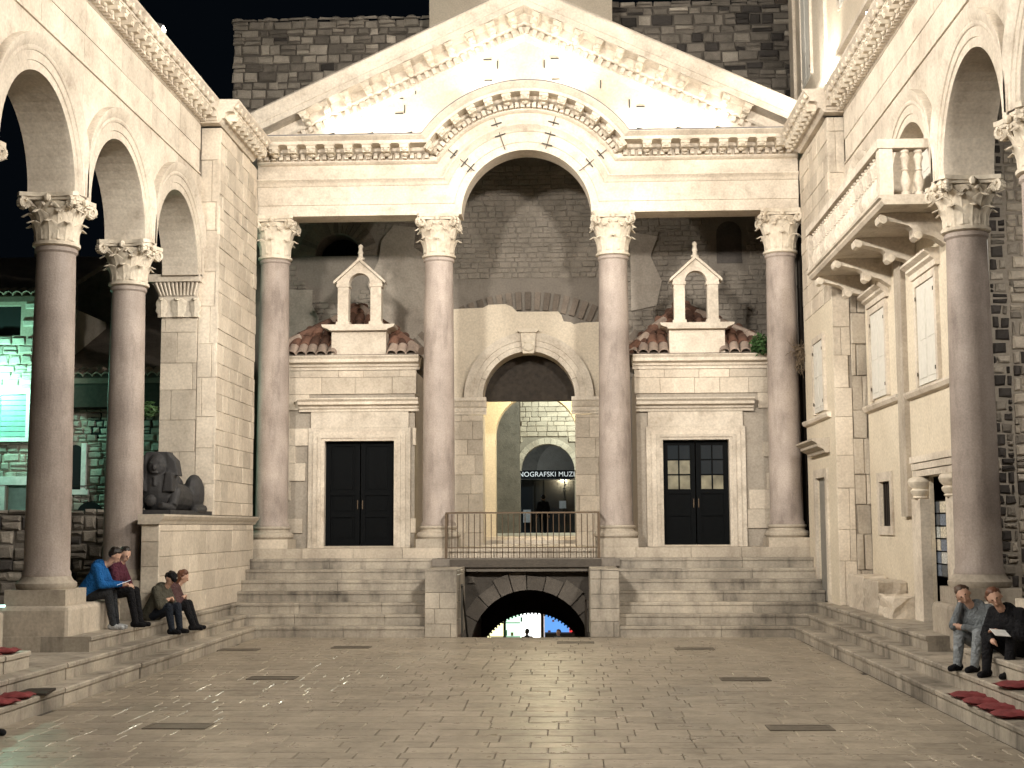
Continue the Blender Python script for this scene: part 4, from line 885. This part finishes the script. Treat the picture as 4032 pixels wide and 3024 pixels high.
# cathedral wall beyond the near right-hand column
CY = 16.75
cw = thing('cathedral_wall', 'old rubble wall with rows of dark stones and a white plaster edge behind granite column', 'wall', (6.8, 17.4, .5))
bx('core', 'mortar', cw, 5.84, 9, CY, CY+.8, .3, 7.4); bx('white_edge', 'white', cw, 5.82, 5.90, CY-.08, CY-.001, .9, 7.4)
masonry(cw, 'rubble_stone', '-y', CY, 5.92, 6.14, .7, 7.2, (.12, .17), (.16, .22), (['rubD', 'rub'], [.7, .3]), gap=.03, dp=.05, c=.02, j=.012, seed=31, rough=.3, proud=.01)
masonry(cw, 'rubble_stone', '-y', CY, 6.15, 7.3, .7, 7.2, (.12, .2), (.14, .32), (['block', 'rub', 'rubD'], [.5, .42, .08]), gap=.025, dp=.05, c=.02, j=.012, seed=32, rough=.3, proud=.012, maxn=200)

# ================================================================== HOUSES BEHIND THE SPHINX ARCADE
ter = MB().box(-40, -7.2, -5, 60, -.5, .5).build('terrace_ground', 'step'); struct(ter)
h1 = thing('stone_house', 'rubble house washed in green lamplight with a slatted green shutter', 'house', (-11.5, 26, .5))
m = MB(); wall_holes(m, 'y', 26, 29, -14.5, -9.3, .4, 6.2, [(-10.75, -9.95, 5.5, 6.1), (-10.12, -9.66, .4, 2.58)]); m.build('wall', 'mortar', h1)
masonry(h1, 'house_stone', '-y', 26, -11.6, -9.3, 1.2, 6.15, (.12, .2), (.14, .34), 'house', gap=.02, dp=.045, c=.02, j=.014, seed=51, rough=.35, proud=.015, maxn=290,
        hole=lambda u, z, a, b, c, d: (a < -9.64 and b > -10.36 and 3.5 < z < 4.5) or (b > -10.78 and a < -9.92 and 5.45 < z) or (b > -10.2 and a < -9.6 and z < 2.75))
sw = MB().box(-10.36, -10.27, 25.9, 26.0, 3.5, 4.45).box(-9.75, -9.66, 25.9, 26.0, 3.5, 4.45).box(-10.269, -9.751, 25.9, 26.0, 4.34, 4.45).box(-10.4, -9.62, 25.87, 26.0, 3.42, 3.5).build('window', 'white', h1)
for i in range(8): MB().box(-10.265, -9.755, 25.93, 25.95, 3.52+.101*i, 3.61+.101*i).build('slat', 'shutG', sw, rot=(0, 0, 0))
bx('dark_window', 'black', h1, -10.75, -9.95, 26.15, 26.2, 5.5, 6.1); bx('door_leaf', 'shutG', h1, -10.12, -9.66, 26.1, 26.15, .5, 2.58)
bx('door_lintel', 'white', h1, -10.35, -9.5, 25.92, 25.999, 2.585, 2.75); bx('door_jamb', 'white', h1, -10.25, -10.125, 25.93, 25.999, .5, 2.583)
rf = MB().ext([(25.7, 6.22), (29.2, 7.7), (29.2, 7.6), (25.7, 6.12)], 'x', -14.6, -9.2).build('roof', 'brickV', h1)
for i in range(18): put('eave_tile', tile_e, rf, (-12.4+.18*i, 25.62, 6.23), (.4, 0, 0))
h2 = thing('low_house', 'low rubble house with dark eaves and an arched niche between the granite columns', 'house', (-8.3, 26.2, .5))
bx('wall', 'mortar', h2, -9.29, -6.6, 26.3, 29, .4, 4.1); bx('eave_board', 'wood', h2, -9.25, -6.5, 25.9, 26.32, 4.08, 4.62)
masonry(h2, 'house_stone', '-y', 26.3, -9.25, -7.2, 1.9, 4.08, (.11, .19), (.13, .3), 'house', gap=.02, dp=.045, c=.02, j=.014, seed=52, rough=.35, proud=.015, hole=lambda u, z, a, b, c, d: (b > -9.05 and a < -8.7 and 2.5 < z < 3.45))
nc = MB().ext([(-9.0, 2.5), (-8.76, 2.5), (-8.76, 3.25)]+arc(-8.88, 3.25, .12, 0, math.pi, 8)[1:], 'y', 26.24, 26.29).build('niche', 'black', h2)
bx('niche_edge', 'white', nc, -8.755, -8.66, 26.22, 26.299, 2.45, 3.4); bx('niche_sill', 'white', nc, -9.1, -8.6, 26.2, 26.299, 2.4, 2.498)
MB().ext(arc(-8.55, 2.0, .26, 0, math.pi, 12), 'y', 26.2, 26.25).build('low_arch_opening', 'black', h2)
bx('cable', 'iron', h2, -9.2, -7, 26.2, 26.215, 2.56, 2.575)
rf2 = MB().ext([(25.75, 4.62), (30, 6.5), (30, 6.4), (25.75, 4.52)], 'x', -9.4, -6.4).build('roof', 'brickV', h2)
for i in range(15): put('eave_tile', tile_e, rf2, (-9.2+.18*i, 25.68, 4.64), (.41, 0, 0))
bx('dark_window', 'black', h2, -8.6, -7.4, 26.28, 26.299, 3.5, 4.0)
h3 = thing('gabled_house', 'tall dim house with a plain gable behind the low house', 'house', (-9, 31, .5))
MB().ext([(-13, .5), (-6.2, .5), (-6.2, 6.6), (-9.0, 8.4), (-13, 6.6)], 'y', 31, 33).build('gable_wall', 'brick', h3)
h4 = thing('chimney_wall', 'narrow dim wall rising behind the arcade capital', 'wall', (-10.2, 29.5, .5)); bx('shaft', 'brick', h4, -11.1, -10.45, 29.4, 30.4, .5, 9.9); bx('cap', 'brickV', h4, -11.2, -10.35, 29.3, 30.5, 9.901, 10.05)
lw = thing('garden_wall', 'low dark rubble wall behind the sphinx arcade', 'wall', (-8, 21.5, .5)); bx('core', 'mortarD', lw, -12, -5.8, 21.55, 22, .4, 1.98)
masonry(lw, 'wall_stone', '-y', 21.55, -8.6, -5.85, .5, 2.05, (.14, .24), (.16, .36), (['brick', 'rub', 'rubD'], [.6, .2, .2]), gap=.02, dp=.07, c=.03, j=.02, seed=61, proud=.03, rough=.4)

# ================================================================== RAILING
rl = thing('railing', 'rusty iron railing on the bridge above the cellar archway', 'railing', (-.07, 23.75, 1.2))
for x in (-1.39, 1.25): MB().box(x-.022, x+.022, 23.73, 23.775, 1.2, 1.97).build('post', 'rust', rl)
bx('top_rail', 'rust', rl, -1.40, 1.26, 23.725, 23.778, 1.971, 1.998); bx('bottom_rail', 'rust', rl, -1.366, 1.226, 23.74, 23.765, 1.375, 1.393)
bar = MB().tube((0, 0, 0), (0, 0, .76), .0085, n=6).mesh('bar', 'rust')
for i in range(26): put('bar', bar, rl, (-1.39+2.64*(i+1)/27, 23.7525, 1.205))
for x in (-1.39, 1.25):
    bx('top_rail', 'rust', rl, x-.018, x+.018, 23.779, 24.3, 1.972, 1.996)
    for i in range(4): put('bar', bar, rl, (x, 23.87+.11*i, 1.205))
hr = thing('stair_handrail', 'thin iron handrail leading down into the cellar archway', 'handrail', (-.95, 22.6, 0))
MB().tube((-.98, 22.0, .82), (-.98, 23.6, -.4), .018, n=7).build('rail', 'clamp', hr); MB().tube((-.98, 22.05, -.3), (-.98, 22.05, .8), .015, n=7).build('post', 'clamp', hr)
hr = thing('stair_handrail', 'thin iron handrail on the pier below the glazed chapel door side', 'handrail', (1.0, 22.6, 0))
MB().tube((1.0, 22.0, .6), (1.0, 23.6, -.6), .018, n=7).build('rail', 'iron', hr); MB().tube((1.0, 22.05, -.3), (1.0, 22.05, .62), .015, n=7).build('post', 'iron', hr)

# ================================================================== PLANTS, CUSHIONS, LOOSE THINGS
def bush(name, lb, c, r, n, mat, seed, twig=False):
    rg = random.Random(seed); t = thing(name, lb, 'plant', (c[0], c[1], c[2]-r)); mb = MB(); st = MB()
    for i in range(n):
        d = Vector((rg.gauss(0, 1), rg.gauss(0, 1), rg.gauss(0, 1))).normalized()*r*rg.uniform(.3, 1); p = Vector(c)+Vector((d.x, d.y, d.z*1.2))
        if twig:
            q = p+Vector((rg.gauss(0, .08), rg.gauss(0, .08), rg.gauss(-.03, .1))); st.tube(p, q, .006, .003, 4)
            if i % 3 == 0: st.tube(Vector(c)+Vector((.05, .05, 0)), p, .008, .005, 4)
        else:
            a = Vector((rg.gauss(0, 1), rg.gauss(0, 1), rg.gauss(0, .6))).normalized()*.05; b = a.orthogonal().normalized()*.016
            mb.add([p-a, p+b, p+a, p-b], [(0, 1, 2, 3)])
            if i % 12 == 0: st.tube(Vector(c), p, .007, .003, 4)
    st.build('stem', 'dry', t)
    if not twig: o = mb.build('foliage', mat, t); o['kind'] = 'stuff'
bush('wall_plant', 'green leafy plant growing on the chapel cornice beside porch column', (4.2, 24.62, 5.0), .17, 420, 'leaf', 1)
bush('wall_plant', 'dry brown twiggy plant hanging between porch column and house wall', (4.86, 24.1, 4.75), .24, 170, 'dry', 2, True)
bush('wall_plant', 'small dark plant hanging in the pier behind the sphinx arcade', (-5.85, 21.2, 3.6), .12, 160, 'leaf', 3)
def cushion(x, y, z, lb, rz=0, w=.30, grp='red seat cushions on the steps'):
    m = MB(); n = 8
    for sgn in (1, -1):
        rows = []
        for i in range(n+1):
            row = []
            for k in range(n+1):
                u, v = i/n*2-1, k/n*2-1; e = (1-u**4)*(1-v**4)
                row.append((u*w/2*(1-.06*(1-v*v)*0), v*w/2, sgn*.026*e**.5+(.008*math.sin(7*u+5*v) if sgn > 0 else 0)))
            rows.append(row)
        m.grid(rows)
    o = m.build('seat_cushion', 'red', None, True, (x, y, z+.028), (0, 0, rz)); tag(o, lb, 'cushion', grp)
LBL = 'dark red square cushion lying on the lower step below the seated man in black'
for k, (x, y, rz) in enumerate(((4.39, 12.85, .1), (4.38, 12.42, -.1), (4.40, 12.02, .2), (4.38, 11.6, .1))): cushion(x, y, RS, LBL, rz)
cushion(4.62, 12.15, 2*RS, 'dark red cushion on the middle step beside the seated man in black', .1, .34)
for k, (x, y, rz) in enumerate(((-4.40, 12.75, .1), (-4.38, 12.3, -.15), (-4.41, 11.95, .1))): cushion(x, y, RS, 'dark red square cushion on the lower step of the sphinx arcade', rz)
o = MB().box(-.16, .16, -.22, .22, 0, .02).build('seat_pad', 'wood', None, False, (-4.40, 13.18, RS+.002), (0, 0, .15)); tag(o, 'flat dark brown pad beside the red cushions on the sphinx arcade step', 'cushion')
for k, (x, y, rz) in enumerate(((-4.86, 13.5, .1), (-4.88, 13.05, -.1))): cushion(x, y, 3*RS, 'dark red cushion on the upper step of the sphinx arcade beside the white block', rz)
o = MB().box(-.14, .14, -.2, .2, 0, .38).build('stone_bollard', 'limeD', None, False, (-5.18, 13.75, 3*RS)); tag(o, 'pale rectangular stone block standing on the cushioned upper step', 'stone block'); o.modifiers.new('b', 'BEVEL').width = .02*K

# ================================================================== FLOODLIGHTS (real fittings on the cornices)
def flood(lb, loc, tgt, power, size=100, blend=1., colr=WARM, rad=.12, grp='floodlights on the cornices', glow=True, case=True):
    loc = Vector(loc); tgt = Vector(tgt); d = (tgt-loc).normalized()
    t = thing('floodlight', lb, 'floodlight', loc, grp)
    q = d.to_track_quat('-Z', 'Y').to_euler()
    if case:
        MB().box(-.10, .10, -.07, .07, .02, .14).build('housing', 'lampcase', t, loc=loc, rot=q)
        MB().box(-.085, .085, -.055, .055, .012, .019).build('lens', 'lampglow' if glow else 'glass', t, loc=loc, rot=q)
        MB().box(-.02, .02, -.02, .02, -.12, .0).build('bracket', 'lampcase', t, loc=loc+Vector((0, 0, -.02)))
    ld = bpy.data.lights.new('floodlight_beam', 'SPOT'); ld.energy = power; ld.spot_size = R_(size); ld.spot_blend = blend; ld.shadow_soft_size = rad*K; ld.color = colr
    lo = bpy.data.objects.new('floodlight_beam', ld); col.objects.link(lo); lo.location = (loc-d*.0)*K; lo.rotation_euler = q
    lo.parent = t; lo.matrix_parent_inverse = Matrix.Translation(-loc*K)
    return t
FP = 1.0
# court floods on both cornices
for k, y in enumerate((-1.5, 2.5, 6.5, 10.5, 14.5, 18.6)):
    flood('small floodlight fitting on the sphinx arcade cornice', (-4.95, y, 8.78), (5.15, y+1.0, 5.6), 3900*FP, 140)
    flood('small floodlight fitting on the balcony arcade cornice', (4.95, y, 8.78), (-5.15, y+1.0, 5.6), 3900*FP, 140)
# floods from the far end of the court onto the porch
for sx in (-1, 1):
    flood('floodlight on the arcade cornice aimed at the porch', (sx*4.7, 4.5, 8.9), (-sx*1.5, 24, 6.8), 15800*FP, 58, rad=.55)
    # pediment uplights standing on the porch cornice
    for x in (2.05, 2.75, 3.45):
        flood('pediment uplight standing on the porch cornice', (sx*x, 23.86, 8.78), (sx*(x-.35), 24.3, 9.9), 44*FP, 168, colr=WHITE, rad=.05, grp='pediment uplights')
    flood('pediment uplight behind the arched cornice', (sx*.75, 23.86, 9.56), (sx*.7, 24.3, 10.6), 95*FP, 165, colr=WHITE, rad=.05, grp='pediment uplights')
flood('floodlight behind the pediment peak aimed at the pale block', (0, 27.6, 10.0), (0, 30, 12.5), 600, 150, colr=WHITE)
flood('floodlight under the balcony arcade aimed at the rubble wall', (5.75, 10.9, 5.3), (6.4, 16.7, 3.6), 1100, 80)
flood('bright floodlight glaring in the corner above the balcony arcade', (4.85, 22.3, 8.80), (5.4, 24.0, 11.5), 700, 140, colr=WHITE)
# lamp of the green house
gl = thing('wall_lantern', 'glaring green wall lamp beside the shuttered window', 'lamp', (-10.55, 25.6, 4.5))
MB().box(-.1, .1, -.1, .1, 0, .18).build('glass', emit('green_lamp_glass', (.35, 1, .75), 40), gl, loc=(-10.55, 25.6, 4.45)); MB().tube((-10.55, 25.6, 4.7), (-10.55, 26, 4.75), .02).build('bracket', 'iron', gl); bx('cap', 'iron', gl, -10.68, -10.42, 25.47, 25.73, 4.64, 4.68)
ld = bpy.data.lights.new('lantern_light', 'POINT'); ld.energy = 270; ld.color = (.40, 1, .72); ld.shadow_soft_size = .1
lo = bpy.data.objects.new('lantern_light', ld); col.objects.link(lo); lo.location = Vector((-10.4, 25.2, 4.5))*K; lo.parent = gl; lo.matrix_parent_inverse = Matrix.Translation(-ORG[gl.name]*K)
def ceiling_lamp(lb, loc, e, c):
    t = thing('hanging_lamp', lb, 'lamp', loc); x, y, z = loc
    MB().tube((x, y, z+.05), (x, y, z+.5), .01).build('cord', 'iron', t); MB().ball((x, y, z), .09, .09, .07).build('globe', emit('lamp_globe_'+lb[:6], c, 12), t, True)
    ld = bpy.data.lights.new('lamp_light', 'POINT'); ld.energy = e; ld.color = c; ld.shadow_soft_size = .1
    lo = bpy.data.objects.new('lamp_light', ld); col.objects.link(lo); lo.location = Vector((loc[0], loc[1], loc[2]-.22))*K; lo.parent = t; lo.matrix_parent_inverse = Matrix.Translation(-Vector(loc)*K)
ceiling_lamp('yellow lamp hidden behind the portal beam in the passage', (.3, 28.6, 4.75), 360, (1, .86, .55))
ceiling_lamp('white lamp high in the rotunda lighting the far arch', (2.6, 41.5, 7.2), 1900, (.92, 1, .85))
ceiling_lamp('dim lamp in the alley before the museum', (-3.2, 51, 5.4), 330, (.8, .95, 1))

# ================================================================== PEOPLE
SKIN = plain('skin', (.55, .34, .25), .55, noise=.05); EYE = plain('eye_dark', (.02, .015, .012), .3, noise=0)
def cloth(n, c):
    m = plain('cloth_'+n, c, .9, noise=.12, scale=7, spec=.15); N, L = m.node_tree.nodes, m.node_tree.links
    t = N.new('ShaderNodeTexCoord'); w_ = N.new('ShaderNodeTexNoise'); w_.inputs['Scale'].default_value = 11; w_.inputs['Detail'].default_value = 3; w_.inputs['Distortion'].default_value = 1.6
    b = N.new('ShaderNodeBump'); b.inputs['Strength'].default_value = 1; b.inputs['Distance'].default_value = .05
    L.new(t.outputs['Object'], w_.inputs[0]); L.new(w_.outputs[0], b.inputs['Height']); L.new(b.outputs[0], N['Principled BSDF'].inputs['Normal'])
    return m
def person(lb, seat, face, P, mats, hair=None, hairlen=0, cap=None, lean=None, group=None, vox=.011, prop=None):
    """P: joints in metres, local frame (x right, y forward, z up from the seat or floor point); one continuous remeshed body"""
    import numpy as np
    t = thing('person', lb, 'person', seat, group)
    ca, sa = math.cos(face), math.sin(face)
    def W(p): x, y, z = p; return (seat[0]+(x*ca-y*sa)/K, seat[1]+(x*sa+y*ca)/K, seat[2]+z/K)
    caps = []; bulk = dict(top=1.32, leg=1.28, shoe=1.12)
    def cap_(a, b, ra, rb, tag_): k_ = bulk.get(tag_, 1); caps.append((Vector(W(a)), Vector(W(b)), ra*k_/K, rb*k_/K, tag_))
    pel, che, nk, hd = (Vector(P[k]) for k in ('pelvis', 'chest', 'neck', 'head'))
    # torso
    for s in (-1, 1):
        cap_(pel+Vector((s*.07, 0, 0)), che+Vector((s*.09, 0, -.06)), .115, .115, 'top')
        sh = Vector(P['sh_l' if s < 0 else 'sh_r']) if 'sh_l' in P else che+Vector((s*.175, 0, .09))
        cap_(che+Vector((0, 0, .05)), sh, .10, .065, 'top')
        e, h = Vector(P['el_l' if s < 0 else 'el_r']), Vector(P['ha_l' if s < 0 else 'ha_r'])
        cap_(sh, e, .062, .05, 'top'); cap_(e, h, .05, .034, 'top')
        d = (h-e).normalized(); sd = d.orthogonal().normalized()
        if 'fwd' in P: pass
        palm = h+d*.07; cap_(h, palm, .03, .036, 'skin')
        for q, ln in zip((-.027, -.009, .009, .027), (.055, .068, .07, .058)):
            k1 = palm+sd*q+d*.02; k2 = k1+d*ln*.6; k3 = k2+(d*.6-Vector((0, 0, .6))).normalized()*ln*.5
            cap_(k1, k2, .011, .0105, 'skin'); cap_(k2, k3, .0105, .009, 'skin')
        th = h+d*.03; cap_(th, th+(sd*1.1*s+d*.7).normalized()*.06, .013, .010, 'skin')
        kn, ft = Vector(P['kn_l' if s < 0 else 'kn_r']), Vector(P['ft_l' if s < 0 else 'ft_r'])
        hip = pel+Vector((s*.09, 0, -.02))
        cap_(hip, kn, .092, .062, 'leg'); cap_(kn, ft+Vector((0, 0, .08)), .06, .043, 'leg')
        fd = Vector(P.get('toe', (0, 1, 0))).normalized()
        cap_(ft+Vector((0, 0, .05))-fd*.04, ft+Vector((0, 0, .035))+fd*.15, .048, .036, 'shoe')
    cap_(che+Vector((0, 0, -.02)), che+Vector((0, 0, .10)), .12, .10, 'top')
    cap_(che+Vector((0, 0, .1)), nk, .065, .052, 'skin'); cap_(nk, hd, .052, .06, 'skin')
    up = (hd-nk).normalized(); fwd = Vector(P.get('look', (0, 1, 0))).normalized(); fwd = (fwd-up*fwd.dot(up)*.6).normalized(); rt = fwd.cross(up).normalized()
    cap_(hd+up*.03-fwd*.01, hd+up*.055-fwd*.012, .088, .085, 'skin'); cap_(hd-up*.045+fwd*.028, hd+up*.03+fwd*.01, .052, .075, 'skin')
    cap_(hd+fwd*.088+up*.02, hd+fwd*.105-up*.012, .010, .014, 'skin')
    for s in (-1, 1):
        cap_(hd+rt*s*.085-fwd*.005+up*.015, hd+rt*s*.088-fwd*.01-up*.02, .014, .010, 'skin')
        cap_(hd+fwd*.078+rt*s*.032+up*.024, hd+fwd*.08+rt*s*.034+up*.024, .0085, .0085, 'eye')
    cap_(hd+fwd*.085-rt*.015-up*.048, hd+fwd*.085+rt*.015-up*.048, .008, .008, 'lip')
    mb = MB()
    for a, b, ra, rb, _ in caps:
        n = (b-a); 
        mb.tube(a, b if n.length > 1e-5 else a+Vector((0, 0, .001)), ra, rb, 12)
        mb.ball(a, ra, n=12, m=8); mb.ball(b, rb, n=12, m=8)
    o = remeshed('body', mb, 'white', t, vox/K, 3)
    me = o.data; me.materials.clear(); keys = ['top', 'leg', 'shoe', 'skin', 'eye', 'lip']
    for k in keys: me.materials.append(mats.get(k, SKIN if k in ('skin', 'lip') else EYE if k == 'eye' else mats['leg']))
    n = len(me.polygons); cen = np.empty(n*3); me.polygons.foreach_get('center', cen); cen = cen.reshape(-1, 3)/K
    best = np.full(n, 1e9); idx = np.zeros(n, int)
    for a, b, ra, rb, tg in caps:
        A, B = np.array(a), np.array(b); d = B-A; L2 = max(d@d, 1e-9)
        tt = np.clip(((cen-A)@d)/L2, 0, 1); dist = np.linalg.norm(cen-(A+tt[:, None]*d), axis=1)-(ra+(rb-ra)*tt)
        m_ = dist < best; best[m_] = dist[m_]; idx[m_] = keys.index(tg)
    me.polygons.foreach_set('material_index', idx.astype(np.int32).tolist()); me.polygons.foreach_set('use_smooth', [True]*n)
    rg = random.Random(len(lb))
    if hair:
        hb = MB(); c = hd+up*.052-fwd*.034
        def hb_(p, r): hb.ball(W(p), r/K, r/K, r/K, 10, 7)
        hb_(c, .092); hb_(c+up*.022+fwd*.008, .088); hb_(c-fwd*.015-up*.03, .085)
        for i in range(60):
            v = Vector((rg.gauss(0, 1), rg.gauss(0, 1), rg.gauss(0, 1))).normalized()
            if v.dot(fwd) > .25 and v.dot(up) < .6 or v.dot(up) < -.35: continue
            hb_(c+v*.084, rg.uniform(.018, .03))
        if hairlen:
            for s in (-1, 0, 1):
                for i in range(6): hb_(hd-fwd*.05+rt*s*.055-up*hairlen*i/5, .042-.003*i)
        remeshed('hair', hb, hair, t, .009/K, 1)
    if cap:
        kb_ = MB(); c = hd+up*.075-fwd*.01
        kb_.ball(W(c), .099/K, .099/K, .075/K, 12, 8); kb_.tube(W(c+fwd*.07-up*.02), W(c+fwd*.15-up*.035), .055/K, .04/K, 10)
        remeshed('cap', kb_, cap, t, .012/K, 2)
    return t, W
def seated(h, lean=.1, headfwd=.06, kn=.42, ft=.42, spread=.11, hands='lap', look=(0, 1, -.3), hh=None, tilt=0):
    """h: height of the seat above the feet in metres"""
    p = .11; ch = (0, lean*.75, p+.34); P = dict(pelvis=(0, 0, p), chest=ch, neck=(tilt*.3, lean+headfwd*.5, p+.50), head=(tilt, lean+headfwd, p+.61), look=look)
    kz = max(p+.02, .47-h)
    for s, k in ((-1, 'l'), (1, 'r')):
        P['kn_'+k] = (s*spread, kn, kz); P['ft_'+k] = (s*spread*.9, ft+.03, -h+.0)
        P['el_'+k] = (s*.24, lean*.8+.10, p+.16); P['ha_'+k] = (s*.07, lean+.30, p+.16) if hands == 'lap' else (s*spread*.8, kn-.08, kz+.10)
    return P
east = -math.pi/2          # local +y looks along +x
blue = cloth('blue', (.015, .11, .33)); maroon = cloth('maroon', (.085, .025, .04)); dk = cloth('black', (.012, .012, .014)); olive = cloth('olive', (.085, .08, .062)); grey = cloth('grey', (.15, .165, .175)); jean = cloth('light_jeans', (.24, .26, .275)); navy = cloth('navy', (.02, .025, .035)); shoeW = cloth('pale_shoe', (.4, .41, .42)); charcoal = cloth('charcoal', (.03, .032, .036))
hairD = plain('dark_hair', (.015, .010, .008), .5, noise=.3); hairR = plain('auburn_hair', (.11, .045, .025), .5, noise=.3); hairB = plain('brown_hair', (.07, .04, .025), .5, noise=.3)
P = seated(.46, .28, .18, .40, .46, look=(0, .8, -.9))
t1, W1 = person('person in a bright blue jacket bent over a phone on the column block', (-5.2, 16.75, .858), east+.05, P, dict(top=blue, leg=charcoal, shoe=shoeW), hairD)
P = seated(.46, .17, .10, .42, .50, hands='knee', look=(.5, 1, -.5))
t2, W2 = person('person with long dark hair in a maroon jacket beside the blue jacket', (-5.08, 17.25, .858), east-.1, P, dict(top=maroon, leg=dk, shoe=dk), hairD, .22)
P = seated(.23, .24, .12, .42, .46, .15, hands='knee', look=(.5, 1, -.3))
t3, W3 = person('man in an olive jacket and dark cap sitting on the steps below the sphinx', (-4.86, 18.35, 3*RS), east-.25, P, dict(top=olive, leg=navy, shoe=dk), hairD, cap=dk)
P = seated(.23, .20, .12, .40, .52, .14, hands='knee', look=(-.1, 1, -.35))
t4, W4 = person('person with auburn hair in dark trousers sitting behind the capped man', (-4.86, 18.95, 3*RS), east+.05, P, dict(top=cloth('plaid', (.09, .05, .05)), leg=dk, shoe=dk), hairR, .15)
P = seated(.23, .25, .13, .38, .44, .14, look=(-.5, .85, .02), tilt=.05); P['ha_r'] = (.14, .34, .60); P['el_r'] = (.18, .44, .34); P['ha_l'] = (.04, .42, .32)
t5, W5 = person('woman in a grey sweater and pale jeans resting her head on her hand', (4.84, 13.75, 3*RS), math.pi*.72, P, dict(top=grey, leg=jean, shoe=dk), hairB)
P = seated(.23, .25, .13, .38, .44, .16, look=(-.45, .9, .0), tilt=.04); P['ha_r'] = (.06, .46, .22); P['ha_l'] = (-.06, .44, .32)
t6, W6 = person('person with curly auburn hair in a black coat beside the woman in grey', (4.95, 13.2, 3*RS), math.pi*.74, P, dict(top=dk, leg=dk, shoe=dk), hairR)
P = seated(.45, .12, .06, .44, .46, .12)
person('person in dark clothes seated on the cushioned sphinx arcade steps', (-4.52, 11.55, 2*RS), east-.05, P, dict(top=dk, leg=dk, shoe=dk), hairD)
def standing(sw=.06):
    P = dict(pelvis=(0, 0, .92), chest=(0, .02, 1.28), neck=(0, .03, 1.47), head=(0, .04, 1.60), look=(0, 1, 0))
    for s, k in ((-1, 'l'), (1, 'r')):
        P['kn_'+k] = (s*.09, s*sw+.03, .5); P['ft_'+k] = (s*.09, s*sw*2, 0); P['el_'+k] = (s*.26, -.02-s*sw, 1.1); P['ha_'+k] = (s*.27, .06-s*sw, .86)
    return P
person('dark figure walking towards the museum beyond the archway', (-.20, 46.8, 1.5), 0, standing(), dict(top=dk, leg=dk, shoe=dk), hairD)
person('small dim figure standing in the lit cellar hall beside the white display', (-.62, 42.5, -2.7), 0.4, standing(.03), dict(top=charcoal, leg=dk, shoe=dk), hairD)
person('small figure in a pale jacket standing by the blue cellar display', (.35, 42.3, -2.7), 2.6, standing(.03), dict(top=grey, leg=navy, shoe=dk), hairB)
o = MB().box(-.08, .08, -.055, .055, 0, .004).build('phone', emit('phone_screen', (.8, .9, 1), .5), None, False, (-4.72, 16.73, 1.08), (0, -.35, .2)); tag(o, 'glowing pale tablet held by the person in the blue jacket', 'phone')
o = MB().box(-.08, .08, -.055, .055, 0, .004).build('paper_map', 'white', None, False, (4.70, 12.85, .76), (.5, .1, .3)); tag(o, 'white paper held by the person in the black coat', 'paper')
o = MB().box(-.03, .03, -.015, .015, 0, .012).build('phone', emit('phone_glow', (.6, 1, .9), 1.5), None, False, (-5.75, 15.6, .86), (.9, 0, 0)); tag(o, 'tiny glowing screen left on the stone block by the near granite column', 'phone')

# unseen house front added behind the camera for reflections and bounce light
eh = thing('unseen_end_house', 'plain pale unseen house front added behind the camera for reflections and bounce', 'house', (0, -9, 0))
bx('wall', 'lime', eh, -9, 9, -9.6, -9, 0, 11)
for x in (-5, -2.5, 2.5, 5): bx('window', 'black', eh, x-.5, x+.5, -9.001, -8.95, 4.5, 6.2)
bx('doorway', 'black', eh, -.8, .8, -9.001, -8.96, .02, 2.6)
